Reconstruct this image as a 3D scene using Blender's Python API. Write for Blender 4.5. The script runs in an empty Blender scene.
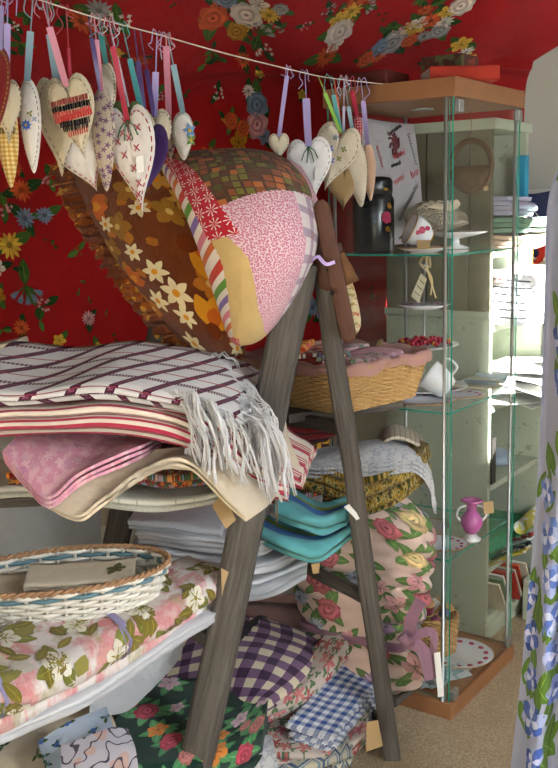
import bpy, bmesh, math, random
import numpy as np
from mathutils import Vector, Matrix, noise as mnoise
from math import sin, cos, pi, radians as R, sqrt, atan2
random.seed(7); rng = np.random.RandomState(5)
scn = bpy.context.scene
COL = scn.collection
# ---------------- camera ----------------
PT, RO, FO, CH = .177117, .0246083, 968.0, 1.33
def W(px, py, Y):
    """the point seen at pixel (px, py) whose depth into the room is Y metres"""
    dx, dy = px-279, py-384
    c, s = cos(RO), sin(RO)
    X, V = dx*c-dy*s, dx*s+dy*c
    d = np.array([X, FO*cos(PT)-V*sin(PT), -FO*sin(PT)-V*cos(PT)])
    return np.array([0, 0, CH])+d*(Y/d[1])
def WZ(px, py, z):
    a = W(px, py, 1.0)-np.array([0, 0, CH])
    return np.array([0, 0, CH])+a*((z-CH)/a[2])
cam = bpy.data.objects.new('camera', bpy.data.cameras.new('camera')); COL.objects.link(cam)
fwd = Vector((0, cos(PT), -sin(PT))); up0 = Vector((0, sin(PT), cos(PT))); rt0 = Vector((1, 0, 0))
rt = cos(RO)*rt0-sin(RO)*up0; up = sin(RO)*rt0+cos(RO)*up0
mw = Matrix((rt, up, -fwd)).transposed().to_4x4(); mw.translation = (0, 0, CH)
cam.matrix_world = mw
cam.data.sensor_fit = 'VERTICAL'; cam.data.sensor_height = 36; cam.data.lens = 36*FO/768
cam.data.clip_start = .05
scn.camera = cam
# ---------------- light ----------------
scn.view_settings.view_transform = 'Standard'; scn.view_settings.look = 'None'
scn.view_settings.gamma = 1; scn.view_settings.exposure = 0.3
wd = bpy.data.worlds.new('world'); scn.world = wd; wd.use_nodes = True
bg = wd.node_tree.nodes['Background']; bg.inputs[0].default_value = (.70, .85, 1, 1); bg.inputs[1].default_value = .42
def area(name, loc, tgt, sx, sy, power, col):
    l = bpy.data.lights.new(name, 'AREA'); l.shape = 'RECTANGLE'; l.size = sx; l.size_y = sy; l.energy = power; l.color = col
    o = bpy.data.objects.new(name, l); COL.objects.link(o); o.location = loc
    o.rotation_euler = (Vector(tgt)-Vector(loc)).to_track_quat('-Z', 'Y').to_euler(); return o
area('daylight_window', (1.55, .7, 1.5), (.1, 2.1, .8), .9, 1.1, 48, (.88, .94, 1))
area('daylight_doorway', (.35, -.9, 1.35), (0, 2.0, .6), 1.4, .9, 8, (.82, .91, 1))
sun = bpy.data.lights.new('sun', 'SUN'); sun.energy = 95; sun.angle = R(.6); sun.color = (1, .985, .96)
so = bpy.data.objects.new('sun', sun); COL.objects.link(so)
SUND = Vector((.78, -.74, .60)).normalized()     # direction towards the sun
so.rotation_euler = SUND.to_track_quat('Z', 'Y').to_euler(); so.location = (3, 0, 3)
try:
    scn.cycles.transparent_max_bounces = 32
    scn.cycles.max_bounces = 8
except Exception: pass
# ---------------- helpers: colour and nodes ----------------
def C(h):
    h = h.lstrip('#'); o = []
    for i in (0, 2, 4):
        v = int(h[i:i+2], 16)/255; o.append(v/12.92 if v <= .04045 else ((v+.055)/1.055)**2.4)
    return (o[0], o[1], o[2], 1)
class S:
    nt = None
    def __init__(s, k): s.k = k
def nd(t): return S.nt.nodes.new(t)
def put(inp, v):
    if isinstance(v, S): S.nt.links.new(v.k, inp)
    else: inp.default_value = v
def mth(op, a, b=None, c=None):
    n = nd('ShaderNodeMath'); n.operation = op; put(n.inputs[0], a)
    if b is not None: put(n.inputs[1], b)
    if c is not None: put(n.inputs[2], c)
    return S(n.outputs[0])
S.__add__ = lambda a, b: mth('ADD', a, b); S.__radd__ = lambda a, b: mth('ADD', b, a)
S.__sub__ = lambda a, b: mth('SUBTRACT', a, b); S.__rsub__ = lambda a, b: mth('SUBTRACT', b, a)
S.__mul__ = lambda a, b: mth('MULTIPLY', a, b); S.__rmul__ = lambda a, b: mth('MULTIPLY', b, a)
S.__truediv__ = lambda a, b: mth('DIVIDE', a, b)
def gt(a, b): return mth('GREATER_THAN', a, b)
def lt(a, b): return mth('LESS_THAN', a, b)
def band(x, a, b): return gt(x, a)*lt(x, b)
def fr(x, p): return mth('FLOORED_MODULO', x, p)
def mix(f, a, b):
    n = nd('ShaderNodeMix'); n.data_type = 'RGBA'; put(n.inputs[0], f); put(n.inputs[6], a); put(n.inputs[7], b); return S(n.outputs[2])
def vec(x, y, z=0.0):
    n = nd('ShaderNodeCombineXYZ'); put(n.inputs[0], x); put(n.inputs[1], y); put(n.inputs[2], z); return S(n.outputs[0])
def noi(v, sc, det=2, ro=.5):
    n = nd('ShaderNodeTexNoise'); put(n.inputs['Vector'], v); n.inputs['Scale'].default_value = sc; n.inputs['Detail'].default_value = det; n.inputs['Roughness'].default_value = ro; return S(n.outputs[0])
def vor(x, y, sc, rnd=1.0, feat='F1', dm='EUCLIDEAN'):
    n = nd('ShaderNodeTexVoronoi'); n.voronoi_dimensions = '2D'; n.feature = feat; n.distance = dm; put(n.inputs['Vector'], vec(x, y)); n.inputs['Scale'].default_value = sc; n.inputs['Randomness'].default_value = rnd
    if feat == 'DISTANCE_TO_EDGE': return S(n.outputs['Distance'])
    q = nd('ShaderNodeSeparateXYZ'); S.nt.links.new(n.outputs['Position'], q.inputs[0])
    cc = nd('ShaderNodeSeparateColor'); S.nt.links.new(n.outputs['Color'], cc.inputs[0])
    return S(n.outputs['Distance']), x-S(q.outputs[0]), y-S(q.outputs[1]), S(cc.outputs[0]), S(cc.outputs[1])
def ramp(f, stops):
    n = nd('ShaderNodeValToRGB'); put(n.inputs[0], f); e = n.color_ramp.elements
    while len(e) < len(stops): e.new(.5)
    for i, (p, c) in enumerate(stops): e[i].position = p; e[i].color = c
    return S(n.outputs[0])
def ramp_c(f, stops):
    r = ramp(f, stops); r.k.node.color_ramp.interpolation = 'CONSTANT'; return r
def uvxy():
    u = nd('ShaderNodeUVMap'); u.uv_map = 'UVMap'; q = nd('ShaderNodeSeparateXYZ'); S.nt.links.new(u.outputs[0], q.inputs[0]); return S(q.outputs[0]), S(q.outputs[1])
def objv():
    n = nd('ShaderNodeTexCoord'); return S(n.outputs['Object'])
def colattr():
    n = nd('ShaderNodeAttribute'); n.attribute_name = 'Col'; return S(n.outputs['Color'])
MATS = {}
def mat(name, fn, rough=.85, bump=None, metal=0, sheen=0.0, spec=.3, dist=.001, sub=0):
    if name in MATS: return MATS[name]
    m = bpy.data.materials.new(name); m.use_nodes = True; S.nt = m.node_tree
    b = m.node_tree.nodes['Principled BSDF']
    put(b.inputs['Base Color'], fn() if callable(fn) else fn)
    if callable(rough): rough = rough()
    put(b.inputs['Roughness'], rough); b.inputs['Metallic'].default_value = metal
    b.inputs['Specular IOR Level'].default_value = spec
    if sheen: b.inputs['Sheen Weight'].default_value = sheen; b.inputs['Sheen Roughness'].default_value = .5
    if bump:
        h = bump(); n = nd('ShaderNodeBump'); n.inputs['Distance'].default_value = dist; n.inputs['Strength'].default_value = 1
        put(n.inputs['Height'], h); m.node_tree.links.new(n.outputs[0], b.inputs['Normal'])
    MATS[name] = m; return m
def weave():
    x, y = uvxy()
    return noi(objv(), 60, 3)*1.2+mth('SINE', x*3000)*mth('SINE', y*3000)*.12+noi(objv(), 14, 2)*2.5
def fab(name, fn, **k):
    k.setdefault('sheen', .15); k.setdefault('rough', .9); k.setdefault('spec', .15)
    k.setdefault('dist', .004)
    return mat(name, fn, bump=weave, **k)
def tone(c, amt=.12, sc=25):
    """plain cloth with faint unevenness of dye"""
    return lambda: mix(noi(objv(), sc, 3), tuple(v*(1-amt) for v in c[:3])+(1,), tuple(min(1, v*(1+amt)) for v in c[:3])+(1,))
PRINT = lambda: mat('printed_dye', colattr, bump=weave, rough=.9, spec=.15, dist=.003, sheen=.1)
def wobv(p, f, seed): return np.array(mnoise.noise_vector(Vector((p[0]*f+seed, p[1]*f-seed*.7, p[2]*f+seed*1.3))))
def wob(p, f, seed): return mnoise.noise(Vector((p[0]*f+seed, p[1]*f-seed*.7, p[2]*f+seed*1.3)))
# ---------------- helpers: meshes ----------------
def tagit(o, label=None, cat=None, group=None, kind=None):
    if label: o['label'] = label
    if cat: o['category'] = cat
    if group: o['group'] = group
    if kind: o['kind'] = kind
    return o
def thing(name, label, cat, loc=(0, 0, 0), group=None):
    o = bpy.data.objects.new(name, None); COL.objects.link(o); o.location = [float(v) for v in loc]; o.empty_display_size = .05
    return tagit(o, label, cat, group)
class M:
    def __init__(s): s.V = []; s.F = []; s.U = []; s.I = []; s.K = []
    def face(s, idx, uv=None, mi=0, col=None):
        s.F.append(list(idx)); s.U.append(uv or [(s.V[i][0], s.V[i][1]) for i in idx]); s.I.append(mi); s.K.append(col or (1, 1, 1, 1))
    def grid(s, P, UV=None, mi=0, cu=False, cv=False, col=None, flip=False, mf=None):
        P = np.asarray(P, float); nu, nv = P.shape[:2]; b = len(s.V); s.V += [tuple(q) for q in P.reshape(-1, 3)]
        if UV is None: UV = np.stack(np.meshgrid(np.linspace(0, 1, nu), np.linspace(0, 1, nv), indexing='ij'), -1)
        for i in range(nu-(0 if cu else 1)):
            for j in range(nv-(0 if cv else 1)):
                q = [(i, j), ((i+1), j), ((i+1), (j+1)), (i, (j+1))]
                if flip: q = q[::-1]
                idx = [b+(a % nu)*nv+(c % nv) for a, c in q]
                uv = []
                for a, c in q:
                    e = np.array(UV[a % nu][c % nv], float)
                    if a >= nu: e = e+(np.array(UV[nu-1][c % nv])-np.array(UV[nu-2][c % nv]))*1+np.array(UV[nu-1][c % nv])-e
                    if c >= nv: e = np.array(UV[a % nu][nv-1])*2-np.array(UV[a % nu][nv-2])
                    uv.append((float(e[0]), float(e[1])))
                s.face(idx, uv, mf(i/(nu-1), j/(nv-1)) if mf else mi, col)
        return b
    def box(s, c, d, rot=None, mi=0, col=None, bev=0):
        c = np.array(c, float); d = np.array(d, float)/2; b = len(s.V)
        for sx in (-1, 1):
            for sy in (-1, 1):
                for sz in (-1, 1):
                    p = np.array([sx, sy, sz])*d
                    if rot is not None: p = rot@p
                    s.V.append(tuple(c+p))
        for f in ((0, 1, 3, 2), (4, 6, 7, 5), (0, 4, 5, 1), (2, 3, 7, 6), (0, 2, 6, 4), (1, 5, 7, 3)):
            e = [s.V[b+i] for i in f]; w = np.linalg.norm(np.subtract(e[1], e[0])); h = np.linalg.norm(np.subtract(e[3], e[0]))
            s.face([b+i for i in f], [(0, 0), (w, 0), (w, h), (0, h)], mi, col)
    def tube(s, path, r, n=6, mi=0, col=None, caps=True, closed=False, flat=1.0, upv=(0, 0, 1)):
        path = [np.array(p, float) for p in path]; m = len(path); r = r if hasattr(r, '__len__') else [r]*m
        P = []; L = 0; UV = []; pu = None
        for i, p in enumerate(path):
            a = path[(i-1) % m] if (closed or i > 0) else p; c = path[(i+1) % m] if (closed or i < m-1) else p
            t = c-a; t = t/(np.linalg.norm(t)+1e-9)
            u = pu if pu is not None else np.array(upv, float)
            if pu is None and abs(t@u) > .9: u = np.array([1., 0, 0])
            u = u-t*(t@u); u /= np.linalg.norm(u)+1e-9; pu = u; w = np.cross(t, u)
            if i: L += np.linalg.norm(p-path[i-1])
            P.append([p+r[i]*(cos(2*pi*k/n)*u*flat+sin(2*pi*k/n)*w) for k in range(n)]); UV.append([(L, k/n*2*pi*r[i]) for k in range(n)])
        b = s.grid(P, UV, mi, cu=closed, cv=True, col=col, flip=True)
        if caps and not closed:
            for k0, o in ((0, 1), (m-1, -1)):
                idx = [b+k0*n+k for k in range(n)][::o]; s.face(idx, [(cos(2*pi*k/n)*r[k0], sin(2*pi*k/n)*r[k0]) for k in range(n)], mi, col)
    def lathe(s, prof, c, n=24, mi=0, col=None, M3=None, sy=1.0):
        c = np.array(c, float); P = []; L = 0; UV = []
        for i, (r, z) in enumerate(prof):
            if i: L += sqrt((r-prof[i-1][0])**2+(z-prof[i-1][1])**2)
            row = []
            for k in range(n):
                a = 2*pi*k/n; p = np.array([r*cos(a), r*sin(a)*sy, z])
                row.append(c+(M3@p if M3 is not None else p))
            P.append(row); UV.append([(L, k/n*2*pi*.05) for k in range(n)])
        s.grid(P, UV, mi, cv=True, col=col, flip=True)
    def ngon(s, pts, mi=0, col=None, uv=None):
        b = len(s.V); s.V += [tuple(p) for p in pts]; s.face(range(b, b+len(pts)), uv, mi, col)
    def build(s, name, mats, parent=None, label=None, cat=None, group=None, kind=None, smooth=True, bevel=0, base=None):
        me = bpy.data.meshes.new(name); V = np.array(s.V, float)
        if parent is None:
            org = np.array(base if base is not None else [(V[:, 0].min()+V[:, 0].max())/2, (V[:, 1].min()+V[:, 1].max())/2, V[:, 2].min()])
        else:
            org = np.zeros(3); q = parent
            while q: org = org+np.array(q.location); q = q.parent
        me.from_pydata([tuple(v) for v in V-org], [], s.F)
        uvl = me.uv_layers.new(name='UVMap'); flat = [c for f in s.U for uv in f for c in uv]
        uvl.data.foreach_set('uv', flat)
        ca = me.color_attributes.new(name='Col', type='FLOAT_COLOR', domain='CORNER')
        ca.data.foreach_set('color', [c for f, k in zip(s.F, s.K) for _ in f for c in k])
        if not isinstance(mats, (list, tuple)): mats = [mats]
        for m in mats: me.materials.append(m)
        me.polygons.foreach_set('material_index', s.I)
        me.polygons.foreach_set('use_smooth', [smooth]*len(s.F)); me.update()
        o = bpy.data.objects.new(name, me); COL.objects.link(o)
        if parent is None: o.location = org
        else: o.parent = parent
        if bevel:
            b = o.modifiers.new('bevel', 'BEVEL'); b.width = bevel; b.segments = 2; b.limit_method = 'ANGLE'; b.angle_limit = R(40)
        return tagit(o, label, cat, group, kind)
def cr(P, n):
    """Catmull-Rom through the control points along axis 0"""
    P = np.asarray(P, float); m = len(P); out = []
    Q = np.concatenate([[2*P[0]-P[1]], P, [2*P[-1]-P[-2]]])
    for k in range(n):
        t = k/(n-1)*(m-1); i = min(int(t), m-2); f = t-i; a, b, c, d = Q[i:i+4]
        out.append(.5*((2*b)+(-a+c)*f+(2*a-5*b+4*c-d)*f*f+(-a+3*b-3*c+d)*f**3))
    return np.array(out)
def surf(ctrl, nu, nv):
    a = cr(np.asarray(ctrl, float), nu); return np.transpose(cr(np.transpose(a, (1, 0, 2)), nv), (1, 0, 2))
def pxgrid(rows): return np.array([[W(*p) for p in r] for r in rows])
def normals(P):
    du = np.gradient(P, axis=0); dv = np.gradient(P, axis=1); n = np.cross(du, dv); return n/(np.linalg.norm(n, axis=-1, keepdims=True)+1e-12)
def metric(P):
    """mean arc length along both directions, as uv"""
    lu = np.linalg.norm(np.diff(P, axis=0), axis=-1).mean(1); lv = np.linalg.norm(np.diff(P, axis=1), axis=-1).mean(0)
    U = np.concatenate([[0], np.cumsum(lu)]); V = np.concatenate([[0], np.cumsum(lv)])
    return np.stack(np.meshgrid(U, V, indexing='ij'), -1)
def crumple(P, amp, f, seed):
    n = normals(P); Q = P.copy()
    for i in range(P.shape[0]):
        for j in range(P.shape[1]):
            w = wob(P[i, j], f, seed)+.5*wob(P[i, j], f*2.3, seed+4); Q[i, j] = P[i, j]+n[i, j]*amp*w
    return Q
def sheet(m, P, th, mi=0, mf=None, flipn=1):
    """a sheet of cloth with thickness: front face P, back face behind it, closed rim"""
    n = normals(P)*flipn; B = P-n*th; UV = metric(P); nu, nv = P.shape[:2]
    m.grid(P, UV, mi, mf=mf, flip=flipn < 0); m.grid(B, UV, mi, mf=mf, flip=flipn > 0)
    for e, f, u, fl in ((P[0], B[0], UV[0], 0), (P[-1], B[-1], UV[-1], 1), (P[:, 0], B[:, 0], UV[:, 0], 1), (P[:, -1], B[:, -1], UV[:, -1], 0)):
        m.grid(np.stack([e, f]), np.stack([u, u]), mi, flip=bool(fl) ^ (flipn < 0))
def puff(m, P, th, pw=.45, mi=0, mf=None, uv=None, pinch=0):
    """stuffed shape: P is the middle surface, swelling by th towards its middle on both sides"""
    n = normals(P); nu, nv = P.shape[:2]
    a = np.linspace(-1, 1, nu); b = np.linspace(-1, 1, nv)
    w = np.outer((1-a**2).clip(0)**pw, (1-b**2).clip(0)**pw)[..., None]*th
    UV = metric(P) if uv is None else uv
    m.grid(P+n*w, UV, mi, mf=mf); m.grid(P-n*w, UV, mi, mf=mf, flip=True); return P+n*w, P-n*w
class Samp:
    """samples a surface grid in metres so prints can be laid on it"""
    def __init__(s, P, off=.0008, flip=1, rings=2):
        s.rings = rings
        s.P = P; s.N = normals(P)*flip; s.UV = metric(P); s.U = s.UV[:, 0, 0]; s.Vv = s.UV[0, :, 1]; s.off = off; s.lu = s.U[-1]; s.lv = s.Vv[-1]
    def at(s, u, v, k=0):
        u = min(max(u, 0), s.lu); v = min(max(v, 0), s.lv)
        i = np.interp(u, s.U, np.arange(len(s.U))); j = np.interp(v, s.Vv, np.arange(len(s.Vv)))
        i0 = min(int(i), len(s.U)-2); j0 = min(int(j), len(s.Vv)-2); a, b = i-i0, j-j0
        g = lambda A: (A[i0, j0]*(1-a)+A[i0+1, j0]*a)*(1-b)+(A[i0, j0+1]*(1-a)+A[i0+1, j0+1]*a)*b
        return g(s.P)+g(s.N)*(s.off+k*.0004)
def blot(m, sp, pts, col, k=0, mi=1):
    """one printed patch: outline pts (u, v) laid on the sampled surface"""
    pts = [p for p in pts]; cu = sum(p[0] for p in pts)/len(pts); cv = sum(p[1] for p in pts)/len(pts)
    if not (-.01 < cu < sp.lu+.01 and -.01 < cv < sp.lv+.01): return
    b = len(m.V); n = len(pts)
    m.V.append(tuple(sp.at(cu, cv, k))); Rn = sp.rings
    for q in range(1, Rn+1):
        for p in pts: m.V.append(tuple(sp.at(cu+(p[0]-cu)*q/Rn, cv+(p[1]-cv)*q/Rn, k)))
    for i in range(n):
        j = (i+1) % n
        m.face([b, b+1+i, b+1+j], None, mi, col)
        for q in range(Rn-1): o = b+1+q*n; m.face([o+i, o+n+i, o+n+j, o+j], None, mi, col)
def jit(c, a=.15):
    f = 1+random.uniform(-a, a); return tuple(min(1, max(0, v*f*(1+random.uniform(-a, a)*.3))) for v in c[:3])+(1,)
def petal(m, sp, cx, cy, ang, r0, r1, w, col, k=0, pw=.8):
    n = 6; L = []
    for i in range(n+1):
        t = i/n; L.append((r0+(r1-r0)*t, w*sin(pi*min(1, t**pw*.92+.04))))
    pts = [(r, h) for r, h in L]+[(r, -h) for r, h in reversed(L)]
    ca, sa = cos(ang), sin(ang)
    blot(m, sp, [(cx+ca*r-sa*h, cy+sa*r+ca*h) for r, h in pts], col, k)
def disc(m, sp, cx, cy, r, col, k=0): blot(m, sp, [(cx+r*cos(a*pi/4), cy+r*sin(a*pi/4)) for a in range(8)], col, k)
GREEN = C('#3c5a20'); DGREEN = C('#1f3d18')
def leaf(m, sp, cx, cy, ang, L, col=GREEN, k=0):
    petal(m, sp, cx, cy, ang, 0, L, L*.24, jit(col), k, 1); petal(m, sp, cx, cy, ang, L*.05, L*.9, L*.025, jit(tuple(v*1.8 for v in col[:3])+(1,)), k+1, 1)
def flower(m, sp, cx, cy, r, kind, col, ctr=None, leaves=2, lc=GREEN, k=0):
    ctr = ctr or jit(tuple(v*.45 for v in col[:3])+(1,)); a0 = random.uniform(0, 6.3)
    for i in range(leaves): leaf(m, sp, cx, cy, a0+i*6.28/max(leaves, 1)+random.uniform(-.5, .5), r*random.uniform(1.5, 2.0), lc, k)
    if kind == 'rose':
        for ring, (n, rr, ww, f) in enumerate(((8, 1, .42, .8), (7, .78, .36, 1.05), (6, .55, .3, .7), (5, .34, .2, 1.1))):
            for i in range(n): petal(m, sp, cx, cy, a0+ring+i*2*pi/n, r*.08, r*rr*random.uniform(.9, 1.1), r*ww, jit(tuple(min(1, v*f) for v in col[:3])+(1,), .2), k+2+ring, 1.4)
        disc(m, sp, cx, cy, r*.13, ctr, k+6)
    elif kind == 'daisy':
        for i in range(13): petal(m, sp, cx, cy, a0+i*2*pi/13, r*.15, r*random.uniform(.8, 1.05), r*.13, jit(col, .25), k+2+i % 2, 1.2)
        disc(m, sp, cx, cy, r*.22, ctr, k+4)
    elif kind == 'bell':
        for i in range(5):
            a = a0+(i-2)*.5; petal(m, sp, cx, cy, a, 0, r*1.3, r*.06, jit(lc), k+1); petal(m, sp, cx+cos(a)*r*.7, cy+sin(a)*r*.7, a, 0, r*.7, r*.2, jit(col), k+2, 1.6)
            for s_ in (-.4, 0, .4): petal(m, sp, cx+cos(a)*r*1.1, cy+sin(a)*r*1.1, a+s_*1.5, 0, r*.4, r*.09, jit(col), k+3)
    elif kind == 'spray':
        for i in range(9):
            a = a0+random.uniform(0, 6.3); q = r*random.uniform(.3, 1); x, y = cx+cos(a)*q, cy+sin(a)*q
            for j in range(4): petal(m, sp, x, y, a+j*1.57, 0, r*.22, r*.07, jit(col), k+2)
    elif kind == 'open':
        for i in range(5): petal(m, sp, cx, cy, a0+i*2*pi/5, 0, r, r*.36, jit(col, .1), k+2, 1.5)
        for i in range(5): petal(m, sp, cx, cy, a0+i*2*pi/5, r*.15, r*.6, r*.05, ctr, k+3, 1)
        disc(m, sp, cx, cy, r*.17, ctr, k+4)
def scatter(m, sp, n, kinds, r=(.02, .03), lc=GREEN, leaves=3, seed=1, gap=1.7, box=None):
    random.seed(seed); pts = []; lu, lv = sp.lu, sp.lv
    b = box or (0, lu, 0, lv)
    for _ in range(n*30):
        if len(pts) >= n: break
        rr = random.uniform(*r); x, y = random.uniform(b[0], b[1]), random.uniform(b[2], b[3])
        if all((x-p[0])**2+(y-p[1])**2 > (gap*(rr+p[2])/2*1.4)**2 for p in pts): pts.append((x, y, rr))
    for i, (x, y, rr) in enumerate(pts):
        kd, cl = kinds[i % len(kinds)][:2]; flower(m, sp, x, y, rr, kd, cl, leaves=leaves, lc=lc)
def zig(n, Wd, gap, seg=10, jw=.0, seed=0):
    rs = np.random.RandomState(seed); pts = []
    for k in range(n):
        a, b = rs.uniform(0, jw), Wd-rs.uniform(0, jw*.5); xs = np.linspace(a+gap/2, b-gap/2, seg)
        if k % 2: xs = xs[::-1]
        pts += [(x, k*gap) for x in xs]
        if k < n-1:
            e = xs[-1]; sg = 1 if k % 2 == 0 else -1
            for q in range(1, 5): t = -pi/2+pi*q/5; pts.append((e+sg*cos(t)*gap/2, (k+.5)*gap+sin(t)*gap/2))
    return np.array(pts)
def folded(m, n, Wd, gap, xf, nv=24, seg=10, fill=.82, jw=.01, seed=0, mi=0, start=0, wave=.0, L=1.0, mf=None, deep=0):
    """cloth folded n times. Cross-section (d, z) drawn by zig, swept v=0..1, xf(d, v, z) -> world. Returns top layer grid"""
    z = zig(n, Wd, gap, seg, jw, seed); 
    t = np.gradient(z, axis=0); t /= np.linalg.norm(t, axis=1, keepdims=True)+1e-9; nn = np.stack([-t[:, 1], t[:, 0]], 1); h = gap*fill/2
    arc = np.concatenate([[0], np.cumsum(np.linalg.norm(np.diff(z, axis=0), axis=1))])
    a, b = z+nn*h, (z-nn*h)[::-1]; ring = np.concatenate([a, b]); ua = np.concatenate([arc, arc[::-1]])
    P = []; UV = []
    for j in range(nv):
        v = j/(nv-1); row = []
        for i, q in enumerate(ring):
            e = wave*mnoise.noise(Vector((q[0]*9, v*3*L/.3, q[1]*40+seed*3.1)))
            row.append(xf(q[0]+e, v, q[1]))
        P.append(row); UV.append([(u, v*L) for u in ua])
    P = np.array(P); UV = np.array(UV); m.grid(P, UV, mi, cv=True, mf=mf)
    N = len(z); b0 = len(m.V)
    for j, fl in ((0, False), (nv-1, True)):
        A = P[j][:N]; B = P[j][N:][::-1]; m.grid(np.stack([A, B]), np.stack([UV[j][:N], UV[j][:N]]), mi, flip=not fl)
    top = P[:, N-seg:N] if (n % 2) else P[:, N:N+seg]
    if n % 2 == 0: top = P[:, N-seg:N]; bot = P[:, N:N+seg]
    # choose the outward side of the last layer
    A = P[:, N-seg-deep:N]; B = P[:, N:N+seg+deep][:, ::-1]
    return (A if A[:, :, 2].mean() > B[:, :, 2].mean() else B)
def pathxf(path, D, upv=(0, 0, 1), bulge=0, amp=.004, seed=0, f=6):
    """xf for folded: v runs along path (list of points), d along D, z along up"""
    Pc = cr(np.array(path), 41); D = np.array(D, float); D /= np.linalg.norm(D); U = np.array(upv, float)
    def xf(d, v, z):
        i = v*40; a = min(int(i), 39); p = Pc[a]*(1-(i-a))+Pc[a+1]*(i-a)
        q = p+D*d+U*z; return q+wobv(q, f, seed)*amp
    return xf
def rotz(a): return np.array([[cos(a), -sin(a), 0], [sin(a), cos(a), 0], [0, 0, 1.]])
def rotx(a): return np.array([[1., 0, 0], [0, cos(a), -sin(a)], [0, sin(a), cos(a)]])
def roty(a): return np.array([[cos(a), 0, sin(a)], [0, 1., 0], [-sin(a), 0, cos(a)]])
def copytree(o, parent=None):
    c = o.copy(); COL.objects.link(c); c.parent = parent
    for ch in list(o.children): copytree(ch, c)
    return c
# ================= the room =================
m_carpet = mat('carpet', lambda: mix(noi(objv(), 9, 4), C('#a18d72'), mix(ramp(noi(objv(), 170, 2), [(.4, (0, 0, 0, 1)), (.6, (1, 1, 1, 1))]), C('#9c876b'), C('#c9b89d'))), rough=1, bump=lambda: noi(objv(), 150, 3), dist=.008, spec=.05)
m_cream = mat('cream_paint', lambda: mix(noi(objv(), 4, 4), C('#bdb8aa'), C('#cbc6b8')), rough=.9)
m_trim = mat('white_gloss', C('#d9d6cb'), rough=.4)
m_dark = mat('dark_ceiling', C('#6b6558'), rough=.9)
def struct(m, name, mt, **k): return m.build(name, mt, kind='structure', smooth=False, **k)
m = M(); m.box((.1, .15, -.02), (3.5, 7.2, .04)); struct(m, 'floor', m_carpet)
m = M(); m.box((.1, 3.74, 1.3), (3.5, .08, 2.6)); struct(m, 'wall_back', m_cream)
m = M(); m.box((-1.69, .15, 1.3), (.08, 7.2, 2.6)); struct(m, 'wall_left', m_cream)
WY0, WY1, WZ0, WZ1 = 1.56, 2.16, 1.48, 2.18     # opening the sun comes in by
m = M()
m.box((1.84, (-3.4+WY0)/2, 1.3), (.08, WY0+3.4, 2.6)); m.box((1.84, (WY1+3.7)/2, 1.3), (.08, 3.7-WY1, 2.6))
m.box((1.84, (WY0+WY1)/2, WZ0/2), (.08, WY1-WY0, WZ0)); m.box((1.84, (WY0+WY1)/2, (WZ1+2.6)/2), (.08, WY1-WY0, 2.6-WZ1)); struct(m, 'wall_right', m_cream)
m = M()
for y in (WY0, WY1): m.box((1.84, y, (WZ0+WZ1)/2), (.1, .02, WZ1-WZ0+.02))
for z in (WZ0, WZ1): m.box((1.84, (WY0+WY1)/2, z), (.1, WY1-WY0, .02))
struct(m, 'window_1', m_trim)
m = M(); m.box((.1, .15, 2.63), (3.5, 7.2, .06)); struct(m, 'ceiling', m_dark)
m = M(); m.box((.1, 3.68, 1.36), (3.5, .04, .05)); struct(m, 'trim_1', m_trim)
m = M(); m.box((.1, .95, 2.11), (3.38, .06, .98)); struct(m, 'added_shade_beam', m_dark)     # unseen beam, added to shade the hearts and drape from the window light
m = M(); m.box((.1, 3.69, .06), (3.5, .02, .12)); struct(m, 'baseboard_back', m_trim)
# ---------------- red floral cloth hung down the back and over as a tent ceiling ----------------
DY, DZ0, DZB, DS = 3.35, .74, 1.75, .75
def drape_pt(u, s):
    """u across, s up the cloth from the hem"""
    f = .012*sin(u*9+sin(s*2)*1.2)+.008*sin(u*23+1)+.010*mnoise.noise(Vector((u*5+s*4, s*1.5-u*2, 3)))
    if s < DZB-DZ0-.1: p = np.array([u, DY, DZ0+s]); n = np.array([0, -1., 0])
    else:
        t = s-(DZB-DZ0-.1)
        if t < .2: k = t/.2; a = k*(pi/2-.25); p = np.array([u, DY-.1*k*k, DZB-.1+.1*sin(k*pi/2)+.025*k]); n = np.array([0, -1, -k]); n = n/np.linalg.norm(n)
        else:
            t -= .2; sl = sqrt(1+DS*DS); y = DY-.1-t/sl; p = np.array([u+(DY-.1-y)*1.1*max(0, (u+.2)/1.04), y, DZB+.025+t*DS/sl]); n = np.array([0, -DS, -1])/sl
            f += .02*sin(u*14+t*5)+.012*sin(u*6-t*11)
    return p+n*f
us = np.linspace(-1.55, .84, 150); ss = np.linspace(0, 2.44, 130)
DP = np.array([[drape_pt(u, s) for s in ss] for u in us])
m_red = fab('red_cotton', lambda: mix(noi(objv(), 5, 3), C('#92080c'), C('#b40e14')), sheen=.05, rough=.75, spec=.25)
m = M(); n_ = normals(DP); sgn = 1 if n_[75, 20][1] < 0 else -1
sheet(m, DP, .002, flipn=sgn)
dsp = Samp(DP, .0012, sgn)
def drape_uv(px, py):
    a = W(px, py, 1.0)-np.array([0, 0, CH]); o = np.array([0, 0, CH]); best = None
    y = DY; p = o+a*y
    if p[2] <= DZB: u = p[0]; s = p[2]-DZ0
    else:
        t = (DZB+.025+DS*(DY-.1)-CH)/(a[2]+DS*a[1]); p = o+a*t; k = (DY-.1-p[1])*1.1
        u = p[0]
        for _ in range(20): u = p[0]-k*max(0, (u+.2)/1.04)
        s = (DZB-DZ0+.1)+(DY-.1-p[1])*sqrt(1+DS*DS)
    return u, s
wh, ye, og, bl, gy, pk, br, mu = C('#cfc3b4'), C('#c9a23a'), C('#c4562a'), C('#6d7f94'), C('#93938f'), C('#c98f8f'), C('#8a4a20'), C('#a8761e')
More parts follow.
